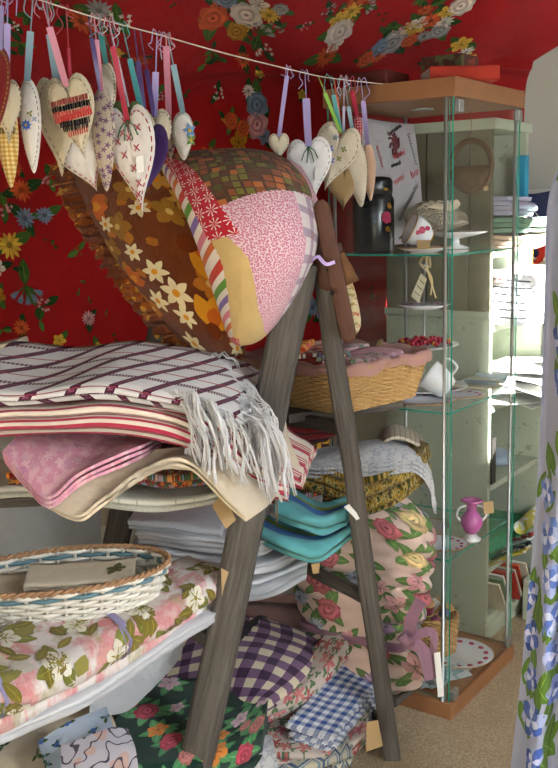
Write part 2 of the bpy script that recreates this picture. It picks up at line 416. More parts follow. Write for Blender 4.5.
fl = [(13, 245, 15, 'daisy', ye), (30, 218, 12, 'daisy', bl), (51, 215, 10, 'daisy', bl), (26, 190, 13, 'daisy', og), (8, 208, 9, 'spray', pk), (50, 305, 9, 'spray', pk), (30, 285, 14, 'bell', bl), (25, 328, 10, 'daisy', og), (65, 340, 7, 'open', ye), (95, 318, 8, 'daisy', pk), (105, 348, 7, 'open', ye), (0, 268, 9, 'open', wh), (57, 178, 9, 'spray', pk), (20, 168, 9, 'daisy', og), (0, 296, 9, 'open', mu), (120, 240, 6, 'spray', og), (85, 250, 7, 'spray', br),
      (90, 20, 14, 'daisy', og), (128, 14, 11, 'spray', wh), (125, 50, 7, 'open', ye), (108, 3, 12, 'daisy', gy), (150, 62, 8, 'daisy', og), (165, 95, 7, 'spray', gy), (20, 25, 6, 'spray', wh),
      (227, 26, 17, 'rose', og), (272, 19, 19, 'rose', wh), (246, 4, 14, 'rose', bl), (303, 11, 13, 'daisy', ye), (257, 42, 12, 'rose', mu), (263, 70, 9, 'daisy', og), (287, 40, 12, 'bell', gy), (292, 55, 10, 'spray', wh), (281, 104, 15, 'rose', bl), (281, 124, 15, 'rose', pk), (256, 142, 12, 'open', mu), (283, 80, 7, 'open', ye), (262, 128, 10, 'rose', og), (230, 92, 8, 'spray', wh), (218, 150, 8, 'spray', og), (238, 118, 6, 'spray', ye),
      (393, 34, 14, 'rose', wh), (411, 15, 12, 'daisy', ye), (373, 54, 12, 'daisy', og), (383, 8, 8, 'spray', gy), (428, 12, 8, 'bell', gy), (430, 0, 10, 'rose', og), (404, 30, 9, 'spray', og), (460, 48, 14, 'rose', gy), (476, 30, 9, 'spray', pk), (490, 32, 11, 'open', ye), (514, 22, 11, 'daisy', og), (531, 22, 9, 'daisy', wh), (440, 60, 10, 'daisy', og), (503, 38, 8, 'daisy', gy), (556, 5, 12, 'rose', wh),
      (524, 74, 14, 'rose', wh), (546, 56, 12, 'open', ye), (520, 60, 10, 'rose', gy), (540, 68, 8, 'spray', og), (555, 45, 7, 'daisy', wh), (352, 306, 11, 'daisy', bl), (367, 313, 10, 'open', bl), (362, 300, 6, 'spray', og), (362, 270, 6, 'spray', mu), (330, 215, 8, 'daisy', og), (340, 92, 6, 'open', ye)]
random.seed(3)
fl += [(392, 22, 10, 'open', ye), (418, 4, 10, 'daisy', og), (385, 45, 9, 'open', wh), (446, 52, 12, 'rose', bl), (470, 40, 9, 'daisy', wh), (482, 45, 9, 'rose', og), (498, 26, 9, 'open', wh), (508, 12, 8, 'daisy', og), (524, 30, 9, 'rose', gy), (536, 12, 8, 'open', ye), (512, 70, 10, 'daisy', wh), (534, 62, 9, 'rose', og), (550, 38, 9, 'open', ye), (236, 12, 10, 'open', og), (290, 2, 12, 'open', wh), (268, 34, 9, 'open', ye), (310, 26, 8, 'spray', gy), (270, 90, 9, 'daisy', wh), (246, 120, 9, 'rose', og), (290, 136, 9, 'open', bl), (318, 2, 9, 'rose', gy), (350, 20, 6, 'spray', pk), (424, 62, 9, 'rose', og)]
for i, (x, y, r, kd, cl) in enumerate(fl):
    if y < 78: r *= 1.25
    u, s = drape_uv(x, y); u2, s2 = drape_uv(x+3, y); rr = r*sqrt((u2-u)**2+(s2-s)**2)/3
    flower(m, dsp, u+1.55, s, rr, kd, cl, leaves=2, lc=DGREEN if i % 2 else GREEN)
for x, y, r in ((18, 30, 16), (28, 42, 15), (12, 48, 14), (34, 18, 13), (60, 12, 10), (225, 60, 12), (232, 70, 12), (215, 72, 12), (118, 22, 8), (205, 120, 6), (195, 92, 6), (190, 200, 4), (28, 270, 12), (45, 320, 12), (5, 330, 10), (170, 130, 8), (60, 245, 5), (515, 8, 18), (508, 0, 14), (452, 38, 14), (512, 62, 12), (395, 12, 12), (460, 28, 10), (380, 262, 12), (385, 285, 12), (352, 262, 8), (375, 240, 10), (540, 42, 9), (90, 280, 4), (85, 292, 4), (95, 300, 4), (112, 312, 4)):
    u, s = drape_uv(x, y); u2, s2 = drape_uv(x+3, y); rr = r*sqrt((u2-u)**2+(s2-s)**2)/3
    for k in range(3): leaf(m, dsp, u+1.55, s, random.uniform(0, 6.3), rr, jit(GREEN if k else DGREEN, .3))
# sprigs all over, away from the bouquets
random.seed(11)
for k in range(70):
    u, s = random.uniform(0, 2.3), random.uniform(0, 3.1)
    if all((u-1.55-drape_uv(f[0], f[1])[0])**2+(s-drape_uv(f[0], f[1])[1])**2 > .006 for f in fl):
        for q in range(3): leaf(m, dsp, u+random.uniform(-.02, .02), s+random.uniform(-.02, .02), random.uniform(0, 6), .016, DGREEN)
m.build('floral_drape', [m_red, PRINT()], label='red floral cotton cloth hung as backdrop and tent ceiling', cat='cloth', base=(0, DY, DZ0))

# ================= glass display cabinet =================
CC = np.array([.430, 2.346]); EX = np.array([.5823, .813]); EY = np.array([-.813, .5823]); CA, CB = .43, .37
R3 = np.array([[EX[0], EY[0], 0], [EX[1], EY[1], 0], [0, 0, 1.]])
def cab(a, b, z): q = CC+EX*a+EY*b; return np.array([q[0], q[1], z])
m_beech = mat('beech_veneer', lambda: mix(noi(objv(), 14, 4), C('#7d5335'), C('#9a6c48')), rough=.4, spec=.4)
m_alu = mat('brushed_aluminium', C('#a9adad'), rough=.35, metal=.85)
def mk_glass(name, tint, refl=1.0):
    g = bpy.data.materials.new(name); g.use_nodes = True; S.nt = g.node_tree; g.node_tree.nodes.clear()
    o = nd('ShaderNodeOutputMaterial'); t = nd('ShaderNodeBsdfTransparent'); t.inputs[0].default_value = tint
    gl = nd('ShaderNodeBsdfGlossy'); gl.inputs[0].default_value = (1, 1, 1, 1); gl.inputs['Roughness'].default_value = .02
    f = nd('ShaderNodeFresnel'); f.inputs[0].default_value = 1.45; x = nd('ShaderNodeMixShader')
    geo = nd('ShaderNodeNewGeometry'); k = S(f.outputs[0])*(1-S(geo.outputs['Backfacing']))*refl
    put(x.inputs[0], k); g.node_tree.links.new(t.outputs[0], x.inputs[1]); g.node_tree.links.new(gl.outputs[0], x.inputs[2]); g.node_tree.links.new(x.outputs[0], o.inputs[0]); return g
m_glass = mk_glass('clear_glass', (.985, .993, .988, 1)); m_gedge = mat('green_glass_edge', C('#2f9480'), rough=.15, spec=.6)
cbr = thing('display_cabinet', 'tall glass display cabinet with beech top and base', 'display cabinet', cab(CA/2, CB/2, 0))
def cbox(name, mt, a0, a1, b0, b1, z0, z1, parent=cbr, bev=0, label=None):
    m = M(); m.box(cab((a0+a1)/2, (b0+b1)/2, (z0+z1)/2), (a1-a0, b1-b0, z1-z0), rot=R3); return m.build(name, mt, parent, smooth=False, bevel=bev, label=label)
cbox('base_board', m_beech, 0, CA, 0, CB, 0, .045, bev=.002); cbox('top_board', m_beech, 0, CA, 0, CB, 1.585, 1.63, bev=.002)
def pane(name, a0, a1, b0, b1, z0, z1):
    m = M(); m.box(cab((a0+a1)/2, (b0+b1)/2, (z0+z1)/2), (a1-a0, b1-b0, z1-z0), rot=R3)
    ar = []
    for f in m.F:
        p = [np.array(m.V[i]) for i in f]; ar.append(np.linalg.norm(np.cross(p[1]-p[0], p[3]-p[0])))
    big = sorted(ar)[-2]*.99; m.I = [0 if x >= big else 1 for x in ar]
    return m.build(name, [m_glass, m_gedge], cbr, smooth=False)
gi = .008
pane('side_pane', gi, CA-gi, gi, gi+.004, .045, 1.585); pane('back_pane', gi, CA-gi, CB-gi-.004, CB-gi, .045, 1.585)
pane('door_pane', gi, gi+.004, gi+.012, CB-gi, .05, 1.58); pane('side_pane', CA-gi-.004, CA-gi, gi+.006, CB-gi-.006, .045, 1.585)
SZ = (1.215, .82, .432)
for z in SZ: pane('glass_shelf', .02, CA-.02, .02, CB-.02, z-.005, z)
for a, b in ((.006, .028), (CA-.022, .016), (CA-.02, CB-.02), (.02, CB-.02)):
    m = M(); m.tube([cab(a, b, .045), cab(a, b, 1.585)], .0045, 8); m.build('post', m_alu, cbr)
for a, b, z in ((.03, .004, 1.565), (CA-.03, .004, 1.565), (CA-.03, .004, .062), (.03, .004, .062)):
    m = M(); m.box(cab(a, b, z), (.028, .012, .028), rot=R3); m.build('hinge', m_alu, cbr, smooth=False, bevel=.002)
for a, b in ((.1, .3),):
    m = M(); m.lathe([(0, 0), (.03, 0), (.03, -.004), (0, -.006)], cab(.22, .2, 1.586)); m.build('downlight', m_alu, cbr)

# ================= green bookcase =================
def pgreen():
    v = objv(); base = mix(noi(v, 6, 5), C('#9aa08e'), C('#b9c0aa')); worn = gt(noi(v, 22, 6, .7), .62)
    return mix(worn*.6, base, C('#7a7c66'))
m_gpaint = mat('worn_green_paint', pgreen, rough=.8, bump=lambda: noi(objv(), 30, 4), dist=.003)
m_gdark = mat('old_olive_boarding', lambda: mix(noi(objv(), 8, 5), C('#5a5746'), C('#827e68')), rough=.85, bump=lambda: noi(objv(), 20, 4), dist=.003)
BN = np.array([.612, 2.775]); BD, BW, BH, UW = .34, .43, 1.54, .27
def bk(a, b, z): q = BN+EX*a+EY*b; return np.array([q[0], q[1], z])
bkr = thing('bookcase', 'tall pale green painted wooden bookcase behind the glass cabinet', 'bookcase', bk(BW/2, BD/2, 0))
def bbox(name, a0, a1, b0, b1, z0, z1, mt=m_gpaint, label=None):
    m = M(); m.box(bk((a0+a1)/2, (b0+b1)/2, (z0+z1)/2), (a1-a0, b1-b0, z1-z0), rot=R3); return m.build(name, mt, bkr, smooth=False, bevel=.002, label=label)
bbox('side_panel', 0, .018, 0, BD, 0, 1.02); bbox('side_panel', BW-.018, BW, 0, BD, 0, .985); bbox('side_panel', UW-.018, UW, 0, BD, .985, BH)
m = M()
for k in range(5): m.box(bk(.009, BD*(k+.5)/5, (1.021+BH)/2), (.018, BD/5-.003, BH-1.021), rot=R3)
m.build('boarding', m_gdark, bkr, smooth=False, bevel=.002, label='olive grey planked upper side of bookcase')
bbox('back_panel', .018, BW-.018, BD-.012, BD, 0, .985); bbox('back_panel', .018, UW-.018, BD-.012, BD, .985, BH); bbox('top_panel', -.005, UW+.005, -.01, BD, BH, BH+.03)
BSZ = (.06, .245, .505, .745, .985, 1.2)
for z in BSZ: bbox('shelf', .018, (BW if z < 1.1 else UW)-.018, 0, BD-.012, z-.018, z)
bbox('plinth', .018, BW-.018, .01, .03, 0, .08)
bbox('rail', -.012, 0, 0, BD, 1.01, 1.03)

# ================= old wooden step ladder =================
def woodf():
    t = nd('ShaderNodeTexCoord'); x, y = uvxy(); v = vec(x*3, y*60, 0.0)
    g = noi(v, 2.2, 6, .6); return mix(g, C('#2a2622'), mix(noi(objv(), 7, 3), C('#85807a'), C('#5d554c')))
m_old = mat('weathered_grey_wood', woodf, rough=.8, spec=.25, bump=lambda: noi(vec(uvxy()[0]*4, uvxy()[1]*90, 0.0), 2, 5), dist=.006)
m_brownw = mat('brown_wood', lambda: mix(noi(vec(uvxy()[0]*4, uvxy()[1]*50, 0.0), 2, 4), C('#3b2218'), C('#5e3826')), rough=.55, bump=lambda: noi(objv(), 40, 3), dist=.002)
m_iron = mat('dark_iron', C('#2a2725'), rough=.6, metal=.6)
def beam(m, a, b, w, d, wd_dir, n=9, taper=1.0, seed=0, rnd=.12, mi=0):
    """squared, slightly uneven timber from a to b; w along wd_dir, d across"""
    a = np.array(a, float); b = np.array(b, float); t = b-a; L = np.linalg.norm(t); t /= L
    u = np.array(wd_dir, float); u -= t*(t@u); u /= np.linalg.norm(u); v = np.cross(t, u)
    sec = [(-1, -.75), (-.75, -1), (.75, -1), (1, -.75), (1, .75), (.75, 1), (-.75, 1), (-1, .75)]
    P = []; UV = []
    for i in range(n):
        k = i/(n-1); s = 1+(taper-1)*k; e = 1+.07*mnoise.noise(Vector((k*6, seed, 0))); c = a+t*L*k+u*.004*mnoise.noise(Vector((k*4, seed, 5)))
        P.append([c+u*x*w/2*s*e+v*y*d/2*s*e for x, y in sec]); UV.append([(k*L, q*.03) for q in range(8)])
    bb = m.grid(P, UV, mi, cv=True, flip=False)
    m.face([bb+q for q in range(8)][::-1], [(x*w/2, y*d/2) for x, y in sec], mi); m.face([bb+(n-1)*8+q for q in range(8)], [(x*w/2, y*d/2) for x, y in sec], mi)
LA0, LA1 = W(301, 264, 2.0), WZ(178, 850, 0); LB0, LB1 = W(323, 268, 2.04), WZ(392, 757, 0)
LC0, LC1 = np.array([-.25, 2.36, 1.17]), np.array([-.56, 2.36, 0.]); LD0, LD1 = np.array([-.22, 2.40, 1.17]), np.array([.02, 2.66, 0.])
lad = thing('step_ladder', 'weathered grey wooden step ladder used as display rack', 'ladder', (-.05, 2.2, 0))
def lp(A, B, z): k = (A[2]-z)/(A[2]-B[2]); return A+(B-A)*k
for nm, a, b, w, sd in (('stile', LA0, LA1, .07, 1), ('stile', LB0, LB1, .042, 2), ('stile', LC0, LC1, .062, 3), ('stile', LD0, LD1, .042, 4)):
    m = M(); beam(m, a, b, w, .038, (1, -.1, .25), seed=sd*7, n=12); m.build(nm, m_old, lad)
for z in (1.10, .85, .725, .43, .08):
    m = M(); beam(m, lp(LA0, LA1, z), lp(LC0, LC1, z), .035, .02, (0, 0, 1), seed=z); m.build('rung', m_old, lad)
    if z < 1.1 and z != .725: m = M(); beam(m, lp(LB0, LB1, z), lp(LD0, LD1, z), .03, .02, (0, 0, 1), seed=z+3); m.build('rung', m_old, lad)
m = M(); beam(m, LA0-np.array([0, 0, .01]), LC0, .04, .03, (0, 0, 1)); m.build('top_rail', m_old, lad)
m = M(); m.tube([W(312, 268, 1.99), W(316, 268, 2.09)], .008, 10); m.build('hinge_pin', m_iron, lad)
m = M(); beam(m, W(286, 323, 1.972), W(280, 353, 1.972), .005, .004, (1, 0, 0), n=3); m.build('iron_strap', m_iron, lad)
# ================= planks laid over the rungs =================
def plank(pts, z, th=.022, label=None):
    """pts: three floor-plan corners a, b, c; the fourth follows"""
    a, b, c = [np.array(p, float) for p in pts]; d = a+(c-b); m = M()
    L = np.linalg.norm(b-a); Wd = np.linalg.norm(c-b); u = (b-a)/L; v = (c-b)/Wd; P = []
    sec = []
    cen = (a+c)/2; rot = np.array([[u[0], v[0], 0], [u[1], v[1], 0], [0, 0, 1.]])
    m.box((cen[0], cen[1], z-th/2), (L, Wd, th), rot=rot)
    return m.build('plank', m_old, label=label, cat='plank', smooth=False, bevel=.003)
plank(((-.72, 1.96), (-.16, 2.0), (-.17, 2.2)), .747, label='upper plank on the ladder rungs under the towels')
plank(((-.66, 1.50), (-.24, 1.98), (-.38, 2.12)), .452, label='middle plank under the rolled floral tablecloth')
plank(((-.34, 2.16), (.02, 2.22), (.0, 2.42)), .435, label='plank between the ladder legs under the white linen')
plank(((-.62, 1.84), (.10, 2.02), (.02, 2.46)), .085, label='lowest plank inside the ladder under the fabric packs')
plank((cab(-.17, .42, 0)[:2], cab(-.17, .07, 0)[:2], cab(-.05, .07, 0)[:2]), .115, label='low plank under the pink floral quilt')
plank(((.02, 2.16), (.30, 2.30), (.22, 2.46)), .872, label='top plank between ladder and cabinet under the wicker basket')

# ================= cloth patterns =================
def vf(x, y, sc, k=5, size=.3, rnd=1.0):
    d, lx, ly, r1, r2 = vor(x, y, sc, rnd); th = mth('ARCTAN2', ly, lx)
    return lt(d*1.0, (mth('COSINE', th*k)*.35+.65)*size), lt(d, size*.28), r1, r2
WHITE = C('#e4e0da'); CREAM = C('#d9cdb4')
def p_plaid():
    x, y = uvxy(); sk = y-x*.75; b = fr(sk+.5, .068); bb = band(b, 0, .018); core = band(b, .004, .014); rung = gt(fr(x, .0075), .003)
    inner = mix(core*rung, C('#5a1238'), C('#c9a9b4')); c = mix(bb, C('#e9e6e4'), mix(core, C('#4d0f2e'), mix(rung, C('#8f4a66'), C('#470d2b'))))
    l1 = band(fr(x, .093), 0, .011)*(gt(fr(y, .006), .002)*.7+.3); l2 = band(fr(x+.05, .093), 0, .004)
    return mix(l2*.85, mix(l1*.9, c, C('#5a1238')), C('#b0203c'))
m_plaid = fab('burgundy_plaid_towelling', p_plaid)
def p_redstripe():
    x, y = uvxy(); q = fr(x+.01, .05); b = band(q, 0, .014)+band(q, .018, .022)+band(q, .026, .030)
    return mix(mth('MINIMUM', b, 1.0), C('#e2d4c4'), C('#bb3650'))
m_rstripe = fab('red_striped_linen', p_redstripe)
def p_pinkf():
    x, y = uvxy(); f, c, r1, r2 = vf(x, y, 34, 5, .42); n = noi(vec(x, y), 40, 3)
    return mix(f*.6, mix(gt(n, .52), C('#d291a6'), C('#dba9b4')), mix(r1, C('#a86a97'), C('#e9c6cc')))
m_pinkf = fab('pink_sprigged_cotton', p_pinkf)
m_creamc = fab('cream_cotton', tone(C('#dccdb5'), .06))
m_whitec = fab('white_linen', tone(C('#dcdde2'), .04))
m_greyw = fab('greyish_white_cotton', tone(C('#b9bec4'), .08))
def p_doily():
    x, y = uvxy(); d, lx, ly, a, b = vor(x, y, 90, .3); return mix(band(d, .25, .32), C('#dcdccf'), C('#b3b79d'))
m_doily = fab('white_embroidered_cotton', p_doily)
def p_orangef():
    x, y = uvxy(); f, c, r1, r2 = vf(x, y, 45, 6, .5); return mix(f, mix(gt(noi(vec(x, y), 60, 2), .5), C('#7c1f12'), C('#3e5a3a')), ramp(r1, [(0, C('#d9552a')), (.5, C('#e89a3a')), (1, C('#7f9ccf'))]))
m_orangef = fab('orange_floral_cotton', p_orangef)
def p_gingham(c1, c2, p, md=None):
    def f():
        x, y = uvxy(); a = gt(fr(x, p), p/2); b = gt(fr(y, p), p/2); mid = md or tuple((i*.62+j*.38)/1 for i, j in zip(c1[:3], c2[:3]))+(1,)
        s = a+b; return mix(gt(s, 1.5), mix(gt(s, .5), c2, mid), c1)
    return f
m_pging = fab('purple_gingham', p_gingham(C('#391740'), C('#ddd2b8'), .05, C('#7a5a7c')))
m_bging = fab('blue_gingham', p_gingham(C('#1d4a94'), C('#dfe4ec'), .026))
m_teal = fab('turquoise_cotton', lambda: (lambda x, y: mix(band(fr(x, .16), .10, .135), mix(band(fr(x, .16), .135, .15), C('#68b9c0'), C('#8aa53a')), C('#2a6fb5')))(*uvxy()))
def p_damask():
    x, y = uvxy(); n = noi(vec(x, y), 75, 4, .65); n2 = noi(vec(x, y+.3), 22, 2)
    return mix(band(n, .44, .58), mix(gt(n2, .5), C('#2f3b12'), C('#463814')), mix(gt(n, .53), C('#8f6f18'), C('#bba768')))
m_damask = fab('green_gold_damask', p_damask)
def p_greyfl():
    x, y = uvxy(); n = noi(vec(x, y), 34, 5, .65); n2 = noi(vec(x, y), 18, 2); return mix(band(n, .5, .53)*.8, mix(n2, C('#aeb2bb'), C('#d6d4d2')), C('#7f8798'))
m_greyfl = fab('grey_leaf_print_cotton', p_greyfl)
m_stripe_b = fab('beige_striped_ticking', lambda: (lambda x, y: mix(lt(fr(x, .014), .002), C('#bdb29d'), C('#8a7f6e')))(*uvxy()))
def p_ikat():
    x, y = uvxy(); z = mth('ABSOLUTE', fr(y, .05)-.025)*1.4; q = fr(x+z, .045); return mix(lt(q, .012), mix(band(q, .018, .026), C('#c5bfa8'), C('#7e97a8')), C('#4a6485'))
m_ikat = fab('blue_zigzag_ikat', p_ikat)
def p_rosef():
    x, y = uvxy(); f, c, r1, r2 = vf(x, y, 22, 5, .46); f2, c2, r3, r4 = vf(x+.1, y+.07, 36, 3, .4)
    return mix(f, mix(f2, C('#cdbfb6'), C('#5f7a52')), ramp(r1, [(0, C('#a83a3f')), (.5, C('#d98a80')), (1, C('#c9677a'))]))
m_rosef = fab('faded_rose_chintz', p_rosef)
def p_multi():
    x, y = uvxy(); f, c, r1, r2 = vf(x, y, 26, 6, .5); return mix(f, C('#7a2418'), ramp(r1, [(0, C('#d9a31a')), (.4, C('#e8e0d0')), (.7, C('#3f7a3a')), (1, C('#7a93c9'))]))
m_multi = fab('bright_patchwork_print', p_multi)
m_tag = mat('brown_card', C('#a58a63'), rough=.8); m_wtag = mat('white_card', C('#d8d6cf'), rough=.7); m_twine = mat('twine', C('#8a6e4e'), rough=.9); m_ink = mat('ink', C('#2b2622'), rough=.7)

# ================= piles on the left of the ladder =================
def pack(name, mt, label, cat, path, Wd, n, gap, D=(.1, 1, 0), nv=30, seed=0, L=None, amp=.006, wave=.006, f=7, sc=None, group=None, mf=None, deco=None, jw=.015, extra=None, seg=10, fill=.82, deep=0):
    pts = [W(*p) for p in path]; L = L or sum(np.linalg.norm(pts[i+1]-pts[i]) for i in range(len(pts)-1))
    base = pathxf(pts, D, amp=amp, seed=seed, f=f)
    xf = base if sc is None else (lambda d, v, z: base(d*sc[0](v), v, z*sc[1](v)))
    m = M(); top = folded(m, n, Wd, gap, xf, nv=nv, seg=seg, seed=seed, L=L, wave=wave, jw=jw, mf=mf, fill=fill, deep=deep)
    mats = list(mt) if isinstance(mt, (list, tuple)) else [mt]
    if deco:
        fl_ = 1 if normals(top)[len(top)//2, -3][2] > 0 else -1; deco(m, Samp(top, .0015, fl_), top)
    if extra: return m, top, mats
    return m.build(name, mats, label=label, cat=cat, group=group)
pack('folded_towel', m_creamc, 'beige folded cloth at far left edge beside the plaid towel', 'cloth', [(-70, 360, 2.12), (-20, 358, 2.11), (13, 352, 2.10)], .1, 2, .014, seed=41)
pack('folded_tablecloth', m_doily, 'white embroidered cloth, lowest in the towel pile', 'tablecloth', [(-40, 502, 1.86), (40, 500, 1.86), (120, 511, 1.84), (190, 508, 1.86), (240, 496, 1.9)], .22, 2, .012, seed=2, D=(.1, 1, .05))
pack('folded_fabric', m_orangef, 'orange and blue floral fabric peeping out beneath the pink cloth', 'fabric', [(5, 486, 1.84), (120, 484, 1.84), (165, 488, 1.84), (207, 484, 1.87)], .2, 2, .014, seed=3, D=(.1, 1, .1))
# cream cloth folded in the middle of the pile, its corner hanging forward
g = pxgrid([[(40, 500, 1.77), (78, 478, 1.80), (140, 449, 1.88)], [(75, 516, 1.75), (110, 490, 1.78), (165, 448, 1.86)], [(100, 500, 1.75), (140, 470, 1.78), (190, 446, 1.87)], [(140, 470, 1.77), (185, 457, 1.79), (215, 447, 1.88)], [(185, 460, 1.77), (225, 470, 1.80), (240, 455, 1.88)], [(228, 500, 1.77), (255, 490, 1.82), (262, 470, 1.9)], [(246, 517, 1.78), (272, 497, 1.84), (280, 478, 1.92)]])
m = M(); sheet(m, crumple(surf(g, 60, 24), .004, 9, 3), .006); sheet(m, crumple(surf(g-np.array([0, -.01, .012]), 60, 24), .004, 9, 5), .006)
m.build('folded_cloth', m_creamc, label='plain cream cotton cloth with corners hanging over the pile front', cat='cloth')
g = pxgrid([[(3, 450, 1.78), (20, 432, 1.85), (40, 420, 1.95)], [(25, 478, 1.75), (45, 452, 1.80), (70, 425, 1.93)], [(47, 497, 1.73), (75, 465, 1.78), (105, 432, 1.92)], [(80, 472, 1.74), (110, 452, 1.80), (135, 436, 1.92)], [(125, 452, 1.76), (145, 443, 1.81), (160, 434, 1.92)]])
m = M()
for k in range(3): sheet(m, crumple(surf(g-np.array([0, -.004, .011])*k, 40, 24), .004, 8, 11+k), .006)
m.build('folded_fabric', m_pinkf, label='pink sprigged cotton folded with its corner pointing down', cat='fabric')
pack('tea_towel', m_rstripe, 'cream tea towels with red stripes under the plaid towel', 'towel', [(-40, 440, 1.76), (40, 436, 1.77), (110, 432, 1.77), (170, 440, 1.78), (215, 460, 1.80), (245, 487, 1.84), (285, 500, 1.90)], .26, 4, .012, seed=5, D=(.12, 1, .1), nv=44, wave=.012, amp=.008)
pack('tea_towel', m_rstripe, 'loose striped tea towel drooping at the right end of the pile', 'towel', [(150, 425, 1.80), (205, 432, 1.82), (245, 452, 1.86), (275, 478, 1.90), (298, 490, 1.95)], .16, 3, .012, seed=6, D=(.3, 1, .25), wave=.014, amp=.01)
g = pxgrid([[(225, 385, 2.04), (240, 420, 1.98), (250, 455, 1.95)], [(250, 385, 2.03), (265, 425, 1.97), (272, 465, 1.93)], [(285, 395, 2.02), (287, 430, 1.96), (300, 466, 1.93)]])
# plaid towel with fringe
pth = [(-40, 405, 1.80), (30, 408, 1.79), (90, 402, 1.78), (140, 406, 1.78), (185, 414, 1.79), (225, 425, 1.81), (246, 436, 1.84)]
m, top, mats = pack('plaid_towel', m_plaid, '', '', pth, .27, 3, .011, seed=8, D=(.13, 1, .22), nv=50, wave=.010, amp=.007, extra=1, seg=16)
pt = thing('plaid_towel', 'white towel with burgundy plaid and long white fringe on top of the pile', 'towel', W(90, 405, 1.9))
m.build('towel_body', mats, pt)
m = M(); random.seed(5); rs = []
m_fringe = fab('white_fringe_yarn', tone(C('#f0eeee'), .04), sheen=0)
for k in range(150):
    q = random.random(); row2 = k % 4 == 0
    a = (W(182+40*q, 398+30*q, 1.80) if row2 else W(203+50*q, 364+64*q, 2.04-.20*q))+np.array([random.uniform(-.03, .02), 0, random.uniform(.004, .02)])
    L = random.uniform(.07, .13) if row2 else random.uniform(.08, .19); x, y, z = a; dirx = random.uniform(.2, 1.0); dy = random.uniform(-.7, .1); p1_, p2_, am = random.uniform(0, 6), random.uniform(0, 6), random.uniform(.004, .014); pts = []
    for s_ in range(14):
        t = s_/13; pts.append((x+dirx*L*(t*.95-.3*t*t)+am*sin(t*7+p1_)*t, y+dy*L*t*(1-.35*t)+am*.8*sin(t*6+p2_)*t, z-.03*t-.11*t*t*L/.15+am*sin(t*9+p2_)*t+random.uniform(.6, 1.2)*.024*sin(t*pi)))
    if k % 3 == 0: m.tube(pts, [.0017+.0012*abs(sin(i*1.9)) for i in range(14)], 5)
    for q2 in range(3):
        o1, o2 = random.uniform(-1, 1), random.uniform(-1, 1); m.tube([(p[0]+.006*o1*sin(i*.55+q2), p[1]+.003*o2, p[2]+.007*o2*sin(i*.4+o1*3)*(i > 1)) for i, p in enumerate(pts)], random.uniform(.0009, .0016), 4)
m.build('fringe', m_fringe, pt, kind='stuff')
m = M(); sheet(m, crumple(surf(g, 24, 24), .004, 9, 8), .005); m.build('folded_cloth', m_creamc, label='cream cloth showing between fringe and ladder leg', cat='cloth')
# pale cloth hanging in the dark behind
g = pxgrid([[(-60, 462, 2.42), (-60, 560, 2.42), (-60, 700, 2.42)], [(30, 465, 2.38), (30, 560, 2.36), (25, 700, 2.34)], [(102, 470, 2.48), (100, 560, 2.48), (98, 700, 2.46)]])
m = M(); sheet(m, crumple(surf(g, 40, 40), .012, 6, 8), .004); m.build('hanging_sheet', m_greyw, label='pale grey cotton sheet hanging behind the oval tray', cat='sheet')

# oval tray
def wick(m, ring, h, flare, rows, r, n_st, c, mi=0, rot=0, seed=0, z0=0, rr=1.0, mis=None):
    """woven wall. ring(a)->(x, y) at base scaled by flare at the top"""
    for j in range(rows):
        pts = []; ph = j % 2; k = (j+.5)/rows; N = n_st*4
        for i in range(N):
            a = 2*pi*i/N; x, y = ring(a, 1+flare*k); off = .6*r*rr*cos(n_st/2*2*pi*i/N*1.0+pi*ph)*1.2
            nn = np.array([x, y]); nn = nn/(np.linalg.norm(nn)+1e-9); pts.append((c[0]+x+nn[0]*off, c[1]+y+nn[1]*off, c[2]+z0+h*k))
        m.tube(pts, r, 5, closed=True, mi=mis[j] if mis else mi)
    for i in range(n_st):
        a = 2*pi*(i)/n_st; x, y = ring(a, 1); x2, y2 = ring(a, 1+flare); m.tube([(c[0]+x, c[1]+y, c[2]+z0), (c[0]+x2, c[1]+y2, c[2]+z0+h)], r*.8, 4, mi=mi)
def braid(m, ring, sc, z, r, c, n=140, tw=30, mi=0):
    for ph in (0, pi):
        pts = []
        for i in range(n):
            a = 2*pi*i/n; x, y = ring(a, sc); nn = np.array([x, y])/(sqrt(x*x+y*y)+1e-9); q = tw*a+ph
            pts.append((c[0]+x+nn[0]*r*.8*cos(q), c[1]+y+nn[1]*r*.8*cos(q), c[2]+z+r*.8*sin(q)))
        m.tube(pts, r, 5, closed=True, mi=mi)
m_wwick = mat('white_painted_cane', lambda: mix(noi(objv(), 30, 3), C('#cfcabd'), C('#e6e2da')), rough=.6); m_bwick = mat('brown_cane', lambda: mix(noi(objv(), 40, 3), C('#8a6547'), C('#b08c6a')), rough=.6); m_bluew = mat('blue_painted_cane', C('#5f7f8a'), rough=.6)
tcn = W(62, 590, 1.80); tcn[2] = .585; ty = R(16)
def oval(a, s): x, y = .185*s*cos(a), .105*s*sin(a); return x*cos(ty)-y*sin(ty), x*sin(ty)+y*cos(ty)
tr = thing('oval_tray', 'oval white wicker tray with brown braided rim holding cream napkins', 'tray', tcn)
m = M(); wick(m, oval, .062, .13, 8, .0044, 36, tcn, rr=1.9, mis=[0]*6+[1, 0]); m.build('woven_wall', [m_wwick, m_bluew], tr)
m = M(); braid(m, oval, 1.14, .065, .0038, tcn, n=420, tw=38); m.build('braided_rim', m_bwick, tr)
m = M(); braid(m, oval, 1.0, .003, .004, tcn, n=420, tw=38); m.build('base_rim', m_wwick, tr)
m = M()
for k in range(27):
    x = -.18+.36*k/26; y = .1*sqrt(max(0, 1-(x/.186)**2)); p = [(x*cos(ty)-q*sin(ty)+tcn[0], x*sin(ty)+q*cos(ty)+tcn[1], tcn[2]+.004) for q in (-y, y)]; m.tube(p, .0072, 5)
m.build('woven_base', m_wwick, tr)
